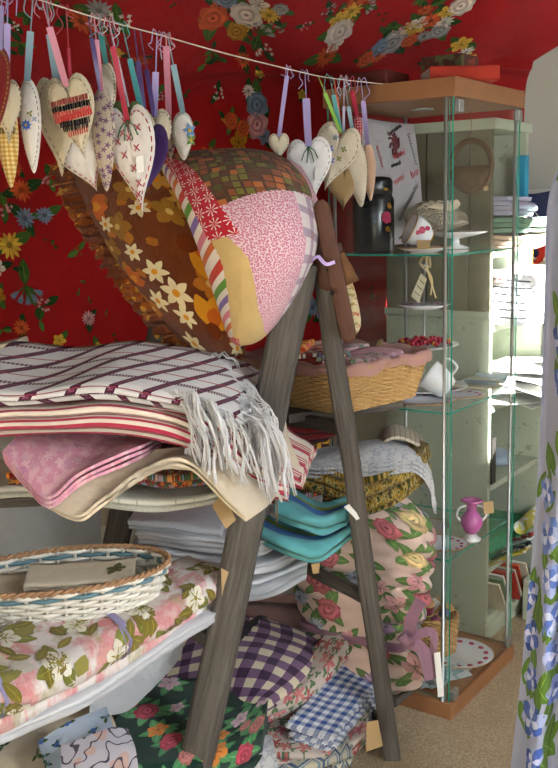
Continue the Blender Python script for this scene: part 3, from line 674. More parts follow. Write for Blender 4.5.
def leafdeco(m, sp, top):
    flower(m, sp, sp.lu*.82, sp.lv*.45, .02, 'open', C('#5f5a1c'), leaves=2, lc=C('#4f5520'))
def npk(i, px, py, yaw, w, d, label, z):
    c = W(px, py, 1.80); c[2] = z; m = M(); rz = rotz(yaw)
    xf = lambda dd, v, zz: c+rz@np.array([(v-.5)*w, dd-d/2, zz+.03*(v-.5)*0])+wobv((dd+i, v, zz), 6, i)*.003
    top = folded(m, 3, d, .005, xf, nv=16, seed=i, L=w)
    if i == 2: sp = Samp(top, .001, 1 if normals(top)[8, 3][2] > 0 else -1); leafdeco(m, sp, top)
    m.build('folded_napkin', [m_creamc, PRINT()], label=label, cat='napkin')
npk(0, 45, 585, R(14), .27, .15, 'cream napkin lying lowest in the oval tray', .598)
npk(1, 40, 583, R(20), .24, .13, 'cream napkin turned to the left in the oval tray', .616)
npk(2, 82, 585, R(8), .21, .12, 'cream napkin with olive leaf motif in the oval tray', .634)

# rolled floral tablecloth on white cloth
PTH = [(-50, 752, 1.38), (30, 722, 1.48), (100, 683, 1.62), (170, 640, 1.78), (226, 603, 1.95)]
def tdeco(m, sp, top):
    random.seed(9); lu, lv = sp.lu, sp.lv
    for k in range(34):
        u, v = random.uniform(0, lu), random.uniform(0, lv); c_ = random.choice([C('#d98c8c'), C('#e0a49c'), C('#8a8340'), C('#d9cfc0')]); blot(m, sp, [(u+.022*cos(a)*random.uniform(.6, 1.3), v+.018*sin(a)*random.uniform(.6, 1.3)) for a in np.linspace(0, 5.6, 9)], jit(c_), 0)
    for k in range(15):
        u, v = lu*(k+.5)/15, lv*((k*.618) % 1)
        flower(m, sp, u, v, .032, 'open', C('#e3dccb'), C('#9a8d3a'), leaves=3, lc=C('#7a7a35'))
        for i in range(5): leaf(m, sp, u+random.uniform(-.05, .05), v+random.uniform(-.04, .04), random.uniform(0, 6), .045, C('#7d6f2c'), 2)
    for s_ in (.52, .1):
        blot(m, sp, [(lu*s_+.0+.008*sin(t*3), t*lv) for t in np.linspace(0, 1, 9)]+[(lu*s_+.018+.008*sin(t*3), t*lv) for t in np.linspace(1, 0, 9)], C('#9a93b8'), 8)
def p_tcl():
    x, y = uvxy(); n = noi(vec(x, y), 13, 5, .65); n2 = noi(vec(y, x+.4), 16, 4, .6)
    return mix(mth('SMOOTH_MIN', mth('MAXIMUM', (n2-.56)*12, 0.0), 1.0, .1)*.6, ramp(n, [(.47, C('#e6ddd8')), (.54, C('#deb0ad')), (.60, C('#d98e90')), (.66, C('#e2b9b4'))]), C('#a8a26a'))
m_tcl = fab('faded_pink_floral_linen', p_tcl)
pack('folded_tablecloth', [m_tcl, PRINT()], 'pink and white floral tablecloth rolled up under the oval tray', 'tablecloth', PTH, .215, 3, .036, D=(-.62, .78, .08), seed=12, nv=50, sc=(lambda v: 1-.3*v, lambda v: 1-.25*v), deco=tdeco, seg=18, wave=.01, fill=.95, deep=12)
pack('folded_cloth', m_whitec, 'white cotton cloth lying under the rolled floral tablecloth', 'cloth', [(-40, 766, 1.40), (50, 728, 1.50), (120, 690, 1.64), (190, 642, 1.80), (236, 612, 1.93)], .2, 2, .011, D=(-.62, .78, 0), seed=13, nv=40, wave=.012)
g = pxgrid([[(88, 668, 1.86), (90, 690, 1.83), (88, 716, 1.82)], [(130, 650, 1.92), (130, 685, 1.90), (126, 712, 1.88)], [(182, 625, 2.0), (180, 655, 1.98), (152, 690, 1.93)]])
m = M(); sheet(m, crumple(surf(g, 24, 24), .006, 8, 2), .003); m.build('hanging_cloth', m_greyw, label='grey white cloth corner hanging below the rolled tablecloth', cat='cloth')

# ================= lowest shelf, left =================
def crumpled(name, mt, rows, label, cat, th=.004, amp=.008, f=9, seed=0, n=30, layers=1, dz=(0, .004, -.01), deco=None, flip=1):
    P = crumple(surf(pxgrid(rows), n, n), amp, f, seed); m = M(); s_ = 1 if (normals(P)[n//2, n//2]@(np.array([0, 0, CH])-P[n//2, n//2])) > 0 else -1
    for k in range(layers): sheet(m, P+np.array(dz)*k, th, flipn=s_)
    mats = mt if isinstance(mt, (list, tuple)) else [mt]
    if deco: deco(m, Samp(P, .0012, s_))
    return m.build(name, mats, label=label, cat=cat)
def sm(kinds, n, r, **k): return lambda m, sp, top=None: scatter(m, sp, n, kinds, r, **k)
crumpled('crumpled_cloth', [m_creamc, PRINT()], [[(-40, 745, 1.72), (20, 722, 1.80), (70, 700, 1.90), (100, 694, 1.98)], [(-40, 790, 1.62), (20, 760, 1.70), (60, 745, 1.78), (118, 735, 1.86)], [(-40, 850, 1.56), (10, 830, 1.60), (70, 820, 1.66), (130, 800, 1.74)]], 'white cloth with faint flower sprigs, crumpled at bottom left', 'cloth', deco=sm([('open', C('#a9a2a8')), ('spray', C('#9aa08c'))], 16, (.008, .014)), layers=3)
m_bluefl = fab('pale_blue_cotton', tone(C('#b6c6da'), .05))
crumpled('folded_napkin', [m_bluefl, PRINT()], [[(38, 742, 1.68), (70, 722, 1.72), (106, 706, 1.76)], [(45, 768, 1.62), (80, 750, 1.66), (114, 728, 1.70)], [(55, 810, 1.56), (88, 790, 1.6), (125, 765, 1.64)]], 'pale blue napkin with small blue flowers at the bottom', 'napkin', deco=sm([('open', C('#4f74b5')), ('spray', C('#6f93c0'))], 14, (.006, .010)), amp=.003, layers=2)
m_artn = fab('grey_outline_print', lambda: (lambda x, y: mix(band(noi(vec(x, y), 24, 1), .47, .51), mix(gt(noi(vec(y, x), 20, 1), .56), C('#bdb9c4'), C('#c9a9a0')), C('#4b4050')))(*uvxy()))
crumpled('folded_napkin', m_artn, [[(60, 745, 1.62), (90, 735, 1.64), (112, 727, 1.67), (128, 728, 1.70)], [(62, 768, 1.57), (95, 760, 1.59), (120, 752, 1.62), (136, 748, 1.64)], [(66, 800, 1.52), (98, 798, 1.54), (125, 790, 1.57), (140, 780, 1.6)]], 'lilac grey napkin with outlined leaf pattern at bottom left', 'napkin', amp=.004, layers=2)
bb = W(112, 790, 1.80); bb[2] = .085
def rnd_(a, s): return .075*s*cos(a), .06*s*sin(a)
br_ = thing('small_basket', 'pale blue painted cane basket behind the outlined napkin', 'basket', bb)
m = M(); wick(m, rnd_, .06, .12, 7, .004, 24, bb); m.build('woven_wall', m_bluew, br_)
m = M(); braid(m, rnd_, 1.13, .064, .005, bb, n=200, tw=20); m.build('braided_rim', m_bluew, br_)
m = M(); m.lathe([(0, .002), (.06, .002), (.074, .006)], bb, sy=.8); m.build('basket_base', m_bluew, br_)

# ================= fabrics inside the ladder, lowest plank =================
m_dgreen = fab('dark_green_chintz', tone(C('#12332a'), .15))
grk = [('rose', C('#b5485a')), ('open', C('#c9a9b5')), ('open', C('#d0803a')), ('rose', C('#c47f76'))]
pack('folded_fabric', [m_dgreen, PRINT()], 'dark green chintz with pink roses folded beside the front ladder leg', 'fabric', [(95, 806, 1.74), (160, 800, 1.80), (225, 785, 1.88), (262, 765, 1.95)], .34, 3, .03, D=(.12, 1, .10), seed=21, deco=sm(grk, 34, (.018, .034), leaves=6, lc=C('#4f8a5a'), gap=1.25), seg=16, wave=.012, deep=8)
crumpled('folded_fabric', m_greyfl, [[(190, 735, 2.0), (230, 738, 2.0), (272, 735, 2.03)], [(195, 768, 1.93), (232, 762, 1.95), (275, 750, 1.98)], [(200, 800, 1.9), (238, 790, 1.92), (280, 775, 1.95)]], 'pale folded cloth beside the green rose chintz', 'fabric', amp=.004, layers=3)
pack('folded_fabric', m_ikat, 'blue and cream zigzag fabric, lowest of the pack near the right leg', 'fabric', [(235, 800, 1.93), (280, 790, 1.96), (330, 775, 2.0), (352, 765, 2.03)], .22, 2, .022, D=(.15, 1, 0), seed=22)
pack('folded_fabric', m_rosef, 'faded rose chintz directly beneath the blue gingham bundle', 'fabric', [(262, 768, 1.98), (300, 768, 2.0), (335, 768, 2.02), (366, 746, 2.08)], .2, 2, .018, D=(.15, 1, .05), seed=23)
pack('folded_fabric', m_rosef, 'red and pink rose print folded beneath the purple gingham cushion', 'fabric', [(235, 728, 2.03), (275, 725, 2.06), (315, 700, 2.14), (350, 660, 2.25)], .14, 3, .017, D=(-.3, 1, 0), seed=24)
P = surf(pxgrid([[(190, 626, 2.45), (225, 620, 2.46), (270, 626, 2.44), (323, 645, 2.38)], [(165, 648, 2.35), (215, 640, 2.34), (270, 648, 2.32), (328, 664, 2.29)], [(150, 690, 2.22), (205, 682, 2.2), (255, 682, 2.16), (295, 694, 2.14)], [(160, 718, 2.12), (200, 722, 2.08), (240, 724, 2.05), (262, 716, 2.04)]]), 40, 40)
pc = thing('gingham_cushion', 'purple and cream gingham cushion tied with black ribbon', 'cushion', P[20, 20]-np.array([0, 0, .05]))
m = M(); A_, B_ = puff(m, crumple(P, .006, 8, 3), .045, .33); m.build('cushion_cover', m_pging, pc)
upper = A_ if A_[20, 20][2] > B_[20, 20][2] else B_
m_black = fab('black_ribbon', tone(C('#14121a'), .2))
m = M(); 
for off in (0, .02):
    pts = [upper[int(39*t), int(39*(.62-.42*t*0+off-.25*t))]+np.array([0, 0, .004]) for t in np.linspace(0.02, .98, 22)]; m.tube(pts, .009, 6, flat=.35)
q = upper[17, 18]
for k in range(26):
    a = random.uniform(0, 6.3); r_ = random.uniform(.01, .04); m.tube([q+np.array([0, 0, .004]), q+np.array([cos(a)*r_*.6, sin(a)*r_*.6, .022]), q+np.array([cos(a)*r_, sin(a)*r_, .008])], .0035, 4)
m.build('ribbon', m_black, pc)
# blue gingham bundle, pinked edges
o_ = W(292, 742, 2.06); ev = W(332, 754, 2.05)-o_; ed = W(352, 672, 2.34)-o_; wv = np.linalg.norm(ev); wd_ = np.linalg.norm(ed)
m = M(); ex_, ey_ = ev/wv, ed/wd_
for k in range(7):
    sh = random.uniform(-.012, .012); s2 = random.uniform(-.012, .012); nx, ny = 60, 26; Pq = []
    for i in range(nx):
        row = []
        for j in range(ny):
            d = wd_*i/(nx-1)+s2+(.003*(-1)**j if i in (0, nx-1) else 0); e = wv*1.15*j/(ny-1)+sh+(.0035*(-1)**i if j in (0, ny-1) else 0)
            p = o_+ey_*d+ex_*e+np.array([0, 0, .012*k-.025]); row.append(p+wobv(p, 12, k*.6)*.006)
        Pq.append(row)
    Pq = np.array(Pq); sheet(m, Pq, .006, flipn=1 if normals(Pq)[20, 10][2] > 0 else -1)
m.build('gingham_bundle', m_bging, label='stack of blue and white gingham cloths with pinked edges', cat='cloth')

# ================= white linen and turquoise towels =================
for i, (pth, n, lab) in enumerate((([(128, 577, 2.2), (190, 587, 2.14), (240, 603, 2.08), (275, 595, 2.1), (305, 582, 2.14)], 4, 'white linen cloth, bottom layer of the white pile behind the ladder leg'), ([(128, 562, 2.2), (190, 570, 2.15), (232, 578, 2.10), (270, 576, 2.11), (300, 562, 2.15)], 4, 'white linen cloth, middle of the white pile'), ([(135, 545, 2.2), (190, 552, 2.15), (228, 558, 2.12), (262, 556, 2.12), (285, 545, 2.16)], 4, 'white linen cloth, topmost right of the front ladder leg'))):
    pack('folded_linen', m_whitec, lab, 'linen', pth, .2-.01*i, n, .0095, D=(.05+.08*i, 1, 0), seed=31+i, wave=.018, amp=.009, jw=.035, group='white linens on the middle plank')
pack('folded_linen', [m_whitec, PRINT()], 'white linen cloth with lace edge behind the front ladder leg', 'linen', [(128, 530, 2.2), (165, 534, 2.18), (205, 540, 2.14), (222, 540, 2.14)], .2, 3, .009, D=(.05, 1, .05), seed=36, wave=.008, group='white linens on the middle plank')
pack('folded_fabric', m_whitec, 'white cloth with red stripe edge under the orange print', 'fabric', [(228, 522, 2.24), (262, 526, 2.22), (300, 524, 2.2), (322, 515, 2.22)], .15, 3, .012, D=(.1, 1, 0), seed=37)
pack('folded_fabric', m_orangef, 'rust orange print fabric beneath the green damask', 'fabric', [(245, 508, 2.3), (290, 508, 2.28), (340, 502, 2.26)], .12, 2, .015, D=(.1, 1, 0), seed=38)
pack('folded_towel', m_teal, 'turquoise towel with blue and green bands, lower one', 'towel', [(264, 544, 2.13), (290, 557, 2.09), (316, 564, 2.08), (338, 556, 2.1), (356, 536, 2.12)], .13, 3, .016, D=(.15, 1, .03), seed=39, wave=.018, amp=.018)
pack('folded_towel', m_teal, 'turquoise towel loosely folded on top of the other turquoise one', 'towel', [(272, 516, 2.14), (300, 528, 2.10), (325, 534, 2.09), (350, 520, 2.12)], .12, 3, .017, D=(.15, 1, .08), seed=43, wave=.026, amp=.024)
m = M(); m.tube([W(277, 478, 2.03), W(277, 500, 2.03), W(277, 522, 2.05)], .002, 5, mi=0); m.build('twine', m_twine, label='brown twine hanging in front of the turquoise towels', cat='string')
# ================= damask, grey print, quilt =================
pack('folded_fabric', m_damask, 'green and gold damask fabric folded in layers above the quilt', 'fabric', [(285, 490, 2.34), (325, 500, 2.28), (360, 514, 2.24), (392, 506, 2.25), (418, 488, 2.30), (430, 478, 2.34)], .1, 6, .0155, D=(-.25, 1, 0), seed=51, wave=.014, amp=.008, nv=36)
crumpled('draped_fabric', m_greyfl, [[(285, 452, 2.42), (288, 460, 2.34), (290, 466, 2.31)], [(320, 448, 2.42), (325, 458, 2.32), (330, 468, 2.27)], [(360, 440, 2.42), (372, 446, 2.3), (380, 466, 2.25)], [(395, 440, 2.42), (405, 448, 2.32), (415, 462, 2.27)], [(415, 448, 2.42), (428, 462, 2.36), (433, 480, 2.31)], [(420, 470, 2.42), (432, 484, 2.37), (437, 505, 2.34)]], 'grey leaf print fabric draped over the green damask', 'fabric', layers=3, th=.006, dz=(0, .004, -.012), amp=.006)
m = M()
for k in range(2):
    pts = [W(x, y, 2.36)+np.array([0, k*.02, 0]) for x, y in ((378, 450), (383, 442), (392, 437), (402, 437), (415, 442), (426, 450), (422, 457), (405, 452))]; P_ = cr(pts, 30); g = np.stack([P_, P_+np.array([.01, .09, .006])], 1); sheet(m, surf(g, 30, 6), .007)
m.build('rolled_fabric', m_stripe_b, label='beige striped fabric looped on top of the grey leaf print', cat='fabric')
m_quilt = fab('pale_pink_satin', tone(C('#e3c4b5'), .05), rough=.55, spec=.35, sheen=.3)
NZ, NA = 100, 110; Q = []
for i in range(NZ):
    k = i/(NZ-1); z = .117+.50*k
    base_r = np.interp(k, [0, .02, .10, .2, .27, .34, .5, .7, .88, .96, 1], [.55, .8, 1.0, .97, .78, .84, .95, 1.06, 1.0, .75, .25])
    row = []
    for j in range(NA):
        a = 2*pi*j/NA; rid = 1+.12*(abs(sin(k*34+1.2*sin(a*3)+1.6*mnoise.noise(Vector((cos(a)*2, k*5, sin(a)*2)))))-.5)*(.35+.65*abs(sin(a*2+.6)))+.05*mnoise.noise(Vector((cos(a)*2, sin(a)*2, k*5)))
        x = .205*cos(a)*base_r*rid; y = .092*np.sign(sin(a))*abs(sin(a))**.8*min(1.0, base_r*1.02)*rid
        p = cab(-.115+y, .215+x, z+.012*sin(a*3+1)*k); p[0] += .0; row.append(p)
    Q.append(row)
Q = np.array(Q); qt = thing('rolled_quilt', 'pink floral quilt rolled up and tied with a mauve ribbon', 'quilt', cab(-.115, .215, .117))
m = M(); UVq = metric(Q); m.grid(Q, UVq, cv=True); b_ = len(m.V); m.V.append(tuple(Q[-1].mean(0)+np.array([0, 0, .01]))); m.V.append(tuple(Q[0].mean(0)))
for j in range(NA): m.face([(NZ-1)*NA+j, (NZ-1)*NA+(j+1) % NA, b_]); m.face([(j+1) % NA, j, b_+1])
Qc = np.concatenate([Q, Q[:, :1]], 1); sq = Samp(Qc, .0025, 1 if normals(Qc)[50, NA//2+20]@(np.array([Qc[50, NA//2+20][0], Qc[50, NA//2+20][1], 0])-np.append(cab(-.115, .215, 0)[:2], 0)) > 0 else -1)
random.seed(17)
sq.rings = 5
scatter(m, sq, 95, [('daisy', C('#a58aa5')), ('rose', C('#d6bd88')), ('open', C('#c99a96')), ('rose', C('#bd6a70')), ('daisy', C('#a3a9ba')), ('open', C('#c98f92'))], (.024, .042), lc=C('#5f7a45'), leaves=4, seed=17, gap=1.5)
m.build('quilt_body', [m_quilt, PRINT()], qt)
m_mauve = fab('mauve_organza', tone(C('#9a6f82'), .1), rough=.5, spec=.4)
m = M(); zt = .255; pts = [Q[int((zt-.117)/.5*(NZ-1)), j] + (Q[int((zt-.117)/.5*(NZ-1)), j]-np.append(cab(-.115, .215, 0)[:2], Q[0, 0][2]*0+Q[int((zt-.117)/.5*(NZ-1)), j][2]))*.03 for j in range(NA)]; m.tube(pts, .010, 6, closed=True, flat=1.3)
def strip(m, pts, w, th=.0012, tw=0.0, mi=0, dirv=(0, 0, 1)):
    pts = cr(np.array(pts), 24); g = []
    for i, p in enumerate(pts):
        t = pts[min(i+1, 23)]-pts[max(i-1, 0)]; t /= np.linalg.norm(t)+1e-9; view = p-np.array([.1, 0, CH]); view /= np.linalg.norm(view); s_ = np.cross(t, view); s_ /= np.linalg.norm(s_)+1e-9; s_ = s_*cos(tw*i/23)+view*sin(tw*i/23); g.append([p-s_*w/2, p, p+s_*w/2])
    sheet(m, np.array(g), th, mi)
strip(m, [W(408, 640, 2.19), W(412, 618, 2.18), W(421, 600, 2.19)], .03, tw=.4); strip(m, [W(405, 640, 2.18), W(422, 650, 2.17), W(430, 680, 2.18)], .034, tw=.8); strip(m, [W(405, 640, 2.18), W(432, 632, 2.19), W(433, 660, 2.20), W(436, 676, 2.2)], .022, tw=1.2)
m.tube([W(400, 636, 2.17), W(406, 642, 2.165), W(412, 640, 2.17)], .014, 8)
m.build('ribbon', m_mauve, qt)
tg = thing('swing_tag', 'white card tag hanging from the quilt ribbon', 'tag', W(439, 655, 2.19))
m = M(); g = surf(np.array([[W(434, 653, 2.19), W(438, 697, 2.19)], [W(440, 652, 2.19), W(444, 696, 2.19)]]), 3, 3); sheet(m, g, .001); m.build('card', m_wtag, tg, smooth=False)
m = M(); m.tube([W(430, 640, 2.19), W(437, 655, 2.19)], .001, 4); m.build('thread', m_twine, tg)
# fabric with shade darkened into its base colour, on the floor side behind the right leg
pack('folded_fabric', [fab('shade_darkened_rose_cotton', tone(C('#8f6f68'), .1)), PRINT()], 'pink floral fabric inside the ladder, base colour darkened for shade', 'fabric', [(235, 640, 2.46), (300, 645, 2.42), (345, 642, 2.40)], .12, 5, .04, D=(.1, 1, 0), seed=61, deco=sm([('rose', C('#b3525c')), ('daisy', C('#8f7590'))], 8, (.02, .03), lc=C('#4f6b35')))
# ================= the two big cushions on top of the ladder =================
m_rust = fab('rust_brown_cotton', lambda: mix(noi(objv(), 12, 2), C('#5a2809'), C('#78390e')))
m_ruf = fab('amber_ruffle_cotton', lambda: mix(gt(noi(objv(), 26, 2), .52), C('#7d3a0e'), mix(gt(noi(objv(), 40, 2), .56), C('#a2561a'), C('#c9932e'))))
P = surf(pxgrid([[(66, 166, 2.24), (110, 158, 2.18), (155, 158, 2.14), (205, 160, 2.14)], [(98, 226, 2.17), (140, 215, 2.10), (185, 213, 2.08), (222, 220, 2.1)], [(138, 284, 2.12), (172, 278, 2.06), (208, 282, 2.05), (235, 290, 2.08)], [(190, 352, 2.07), (212, 354, 2.05), (228, 356, 2.05), (246, 358, 2.07)]]), 46, 36)
bc = thing('ruffled_cushion', 'brown and orange seventies flower print cushion with ruffled edge', 'cushion', P[-1, 18])
m = M(); Pc_ = crumple(P, .006, 7, 2); A_, B_ = puff(m, Pc_, .05, .4); fr_ = A_ if A_[20, 18][1] < B_[20, 18][1] else B_
sp = Samp(fr_, .002, 1 if (normals(fr_)[20, 18]@(np.array([0, 0, CH])-fr_[20, 18])) > 0 else -1)
random.seed(4)
yl, oo, cm = C('#d08a1c'), C('#c0601a'), C('#d9c9a0')
def tulip(u, v, a, r, c1, c2):
    for s_ in (-.55, 0, .55): petal(m, sp, u, v, a+s_, 0, r*1.5, r*.42, jit(c1, .08), 1, 1.2)
    petal(m, sp, u, v, a, 0, r*1.0, r*.3, c2, 4, 1.2); disc(m, sp, u, v, r*.35, C('#6b2d0c'), 5)
lu, lv = sp.lu, sp.lv
for fu, fv, a, r in ((.16, .42, 2.4, .05), (.50, .62, 1.0, .06), (.42, .80, .2, .05), (.86, .62, 2.8, .055), (.62, .12, 2, .03), (.06, .85, .5, .04), (.25, .12, 1.2, .035)): tulip(lu*fu, lv*fv, a, r, yl if r > .045 else oo, oo if r > .045 else yl)
for fu, fv, r in ((.60, .38, .03), (.70, .45, .034), (.72, .28, .028), (.80, .42, .03), (.2, .62, .03), (.3, .7, .026), (.34, .45, .02), (.92, .32, .03), (.08, .6, .03), (.5, .3, .022), (.35, .2, .02), (.94, .8, .028)):
    for i in range(6): petal(m, sp, lu*fu, lv*fv, i*1.047+fu*9, 0, r, r*.25, jit(cm if fu > .5 or fv < .5 else C('#b98a3a'), .06), 3, 1.0)
    disc(m, sp, lu*fu, lv*fv, r*.25, yl, 6)
for fu, fv, r in ((.12, .25, .035), (.24, .45, .038), (.14, .75, .035), (.36, .6, .036), (.38, .28, .034), (.46, .12, .03), (.55, .85, .036), (.76, .12, .03), (.66, .68, .036), (.3, .88, .034)):
    for i in range(5): petal(m, sp, lu*fu, lv*fv, i*1.257+fv*9, 0, r, r*.36, jit(C('#8f6420') if fu < .5 else C('#b06a1c'), .12), 0, 1.3)
    disc(m, sp, lu*fu, lv*fv, r*.22, C('#c9a860'), 1)
for k in range(26): blot(m, sp, [(lu*((k*.37) % 1)+.012*cos(a+k)*(1+.4*cos(2*a)), lv*((k*.61) % 1)+.012*sin(a+k)) for a in np.linspace(0, 5.6, 8)], jit(C('#a4651c'), .2), 0)
m.build('cushion_cover', [m_rust, PRINT()], bc)
m = M(); edge = [P[i, 0] for i in range(46)]
G2 = []
EE = cr(np.array(edge), 220)
for i, p in enumerate(EE):
    t = i*.62; row = []
    for j in range(7):
        k = j/6; row.append(p+np.array([-.042*k+.004*sin(t*1.7)*k, (.020*sin(t)*k+.006*sin(t*2.7)*k)-.004, -.004*k+.010*k*cos(t*.9)]))
    G2.append(row)
G2 = np.array(G2); sheet(m, G2, .0015); sheet(m, G2*1.0+np.array([.018, -.012, .002]), .0015); m.build('ruffle', m_ruf, bc)

# patchwork cushion
m_sq = fab('brown_square_print', lambda: (lambda x, y: (lambda t: mix(t[3]*0+gt(t[0], .40), ramp_c(t[3], [(0, C('#5a3414')), (.35, C('#6f6a1e')), (.55, C('#8a4a1a')), (.7, C('#4a4a18')), (.85, C('#b0622a'))]), C('#4f2d16')))(vor(x, y, 70, .3, 'F1', 'CHEBYCHEV')))(*uvxy()))
def p_redstar():
    x, y = uvxy(); X = fr(x, .022)-.011; Y = fr(y, .022)-.011; d = mth('SQRT', X*X+Y*Y); th = mth('ARCTAN2', Y, X)
    s_ = lt(mth('ABSOLUTE', mth('SINE', th*4)), .42)*gt(d, .0015)*lt(d, .0098); return mix(s_, C('#b5182a'), C('#e2d8d0'))
m_redst = fab('red_white_star_print', p_redstar)
def p_candy():
    x, y = uvxy(); t = fr((y*.75+x*1.0)*6.2, 1.0)
    W_ = C('#ddd2c6'); return ramp_c(t, [(0, C('#c23a24')), (.11, W_), (.2, C('#5c8a2c')), (.31, W_), (.40, C('#7a5f9e')), (.50, W_), (.60, C('#c9707f')), (.70, W_), (.78, C('#c4602a')), (.87, W_)])
m_candy = fab('candy_striped_cotton', p_candy)
def p_ditsy():
    x, y = uvxy(); n = vor(x, y, 330, 1.0)[0]; return mix(lt(n, .42), C('#d9bcbe'), C('#bf728a'))
m_ditsy = fab('pink_ditsy_print', p_ditsy)
m_butter = fab('butter_yellow_cotton', tone(C('#c4a66c'), .05))
def p_pplaid():
    x, y = uvxy(); a = band(fr(x, .04), 0, .014); b = band(fr(y, .04), 0, .014); return mix(mth('MINIMUM', a+b, 1)*.7, C('#d6cac6'), mix(a*b, C('#8c6f8e'), C('#7a2f4e')))
m_pplaid = fab('mauve_plaid_cotton', p_pplaid)
P = surf(pxgrid([[(156, 158, 2.06), (205, 154, 2.09), (255, 154, 2.12), (302, 166, 2.15)], [(178, 200, 1.96), (225, 196, 1.96), (275, 196, 1.98), (315, 212, 2.08)], [(204, 262, 1.93), (245, 257, 1.90), (282, 255, 1.94), (306, 257, 2.05)], [(233, 343, 1.97), (243, 345, 1.95), (256, 339, 1.97), (274, 316, 2.04)]]), 160, 140)
def patch(u, v):
    y = u*3                     # 0..3 down the cushion
    st = [0, .05, .20, .25][int(min(y, 2.99))]*(1-(y % 1))+[0, .05, .20, .25, .2][int(min(y, 2.99))+1]*(y % 1)
    if y > 2.85 and v < .3: return 1
    if y < 1.75:
        rd = st+.03+.13*min(1, y)
        if v < st*.9: return 2
        if v < rd: return 1
        if v > .68 and y > 1.12: return 5
        cut = 1.42-.30*(v-.2)/.5 if v < .83 else 0
        return 0 if y < cut else 3
    cr_ = st+float(np.interp(y, [1.75, 2, 2.5, 2.8, 2.95], [.05, .09, .14, .25, .5]))
    if v < st: return 2
    if v < cr_+.05: return 4
    if v > .70: return 5
    return 3
m = M(); A_, B_ = puff(m, crumple(P, .004, 6, 9), .05, .38, mf=patch)
pcu = thing('patchwork_cushion', 'patchwork cushion of brown squares, candy stripes and pink ditsy print', 'cushion', P[-1, 70])
m.build('cushion_cover', [m_sq, m_redst, m_candy, m_ditsy, m_butter, m_pplaid], pcu)
def card_tag(name, pts, label, mt=m_tag, hole=True, strings=(), writing=0):
    """pts: four corners (px, py, Y)"""
    c = [W(*p) for p in pts]; t = thing(name, label, 'tag', sum(c)/4)
    m = M(); g = surf(np.array([[c[0], c[1]], [c[3], c[2]]]), 6, 6); sheet(m, crumple(g, .001, 20, 1), .0012); m.build('card', mt, t, smooth=False)
    if writing:
        m = M()
        for r_ in range(writing):
            k = (r_+1)/(writing+1); a = c[0]*(1-k)+c[3]*k; b = c[1]*(1-k)+c[2]*k; q = []
            dn = (c[3]-c[0]); dn /= np.linalg.norm(dn)
            for i in range(40): f = .12+.72*i/39; q.append(a*(1-f)+b*f+dn*.0015*sin(i*1.9+r_*2)*(1+.5*sin(i*.7))+np.array([0, -.0022, 0]))
            m.tube(q, .0004, 4)
        m.build('handwriting', m_ink, t)
    for s_ in strings:
        m = M(); m.tube([W(*p) for p in s_], .0011, 5); m.build('string', m_twine, t)
    return t
card_tag('paper_tag', [(272, 194, 2.0), (314, 198, 2.03), (311, 208, 2.02), (270, 205, 1.99)], 'buff paper tag with writing lying on the patchwork cushion', writing=2)
card_tag('kraft_tag', [(212, 506, 1.86), (223, 492, 1.87), (236, 520, 1.87), (226, 529, 1.86)], 'kraft tag hanging before the ladder leg under the towels', strings=[[(221, 492, 1.87), (219, 480, 1.87)]])
card_tag('kraft_tag', [(221, 568, 1.9), (234, 575, 1.91), (233, 602, 1.91), (222, 596, 1.9)], 'kraft tag at the right end of the rolled floral tablecloth')
card_tag('kraft_tag', [(367, 722, 2.06), (378, 720, 2.07), (383, 746, 2.07), (366, 752, 2.06)], 'kraft tag at the foot of the right ladder leg by the gingham')
card_tag('kraft_tag', [(311, 564, 2.08), (320, 563, 2.08), (319, 573, 2.08), (313, 574, 2.08)], 'small kraft tag on the corner of the white linen pile')
card_tag('white_tag', [(344, 507, 2.08), (349, 504, 2.08), (361, 518, 2.09), (357, 520, 2.08)], 'white tag on the turquoise towel beside the right ladder leg', mt=m_wtag)

# ================= slats, brush and sachet tied at the ladder head =================
def slat(p0, p1, w, d, label, sd):
    a, b = W(*p0), W(*p1); t = (b-a)/np.linalg.norm(b-a); L = np.linalg.norm(b-a); view = np.array([.3, 1, 0])/1.044; s_ = np.cross(t, view); s_ /= np.linalg.norm(s_); v = np.cross(s_, t)
    P_ = []; UVs = []
    for i in range(26):
        k = i/25; e = min(k, 1-k)*L; ww = w*sqrt(max(.12, 1-max(0, 1-e/(w*.35))**2)); c = a+t*L*k
        P_.append([c+s_*x*ww/2+v*y*d/2 for x, y in ((-1, -.8), (-.85, -1), (.85, -1), (1, -.8), (1, .8), (.85, 1), (-.85, 1), (-1, .8))]); UVs.append([(k*L, q*.02) for q in range(8)])
    m = M(); bb = m.grid(P_, UVs, cv=True, flip=True)
    for r_, o in ((0, 1), (25, -1)): m.face([bb+r_*8+q for q in range(8)][::o], [(0, 0)]*8)
    return m
t = thing('wooden_slat', 'brown wooden slat with rounded ends tied to the ladder head', 'slat', W(345, 338, 1.98))
slat((320, 200, 1.98), (350, 342, 1.98), .033, .008, '', 1).build('slat_body', m_brownw, t)
for x, y in ((332, 293), (327, 270)):
    m = M(); m.tube([W(x, y, 1.972), W(x, y, 1.962)], .005 if y > 280 else .003, 10); m.build('screw', m_iron, t)
t = slat((312, 204, 2.01), (330, 290, 2.01), .04, .012, '', 2).build('wooden_slat', m_brownw, label='darker slat half hidden behind the brown wooden slat', cat='slat')
m = M(); strip(m, [W(318, 256, 1.975), W(326, 264, 1.962), W(335, 262, 1.965)], .007); strip(m, [W(318, 256, 1.975), W(310, 262, 1.98), W(306, 270, 1.985)], .005)
m_lilac = mat('lilac_ribbon', C('#b7a0d6'), rough=.4, sheen=.3); m.build('ribbon', m_lilac, label='lilac ribbon tied round the brown wooden slat', cat='ribbon')
t = thing('scrubbing_brush', 'small brown brush hanging beside the wooden slat', 'brush', W(345, 285, 2.0))
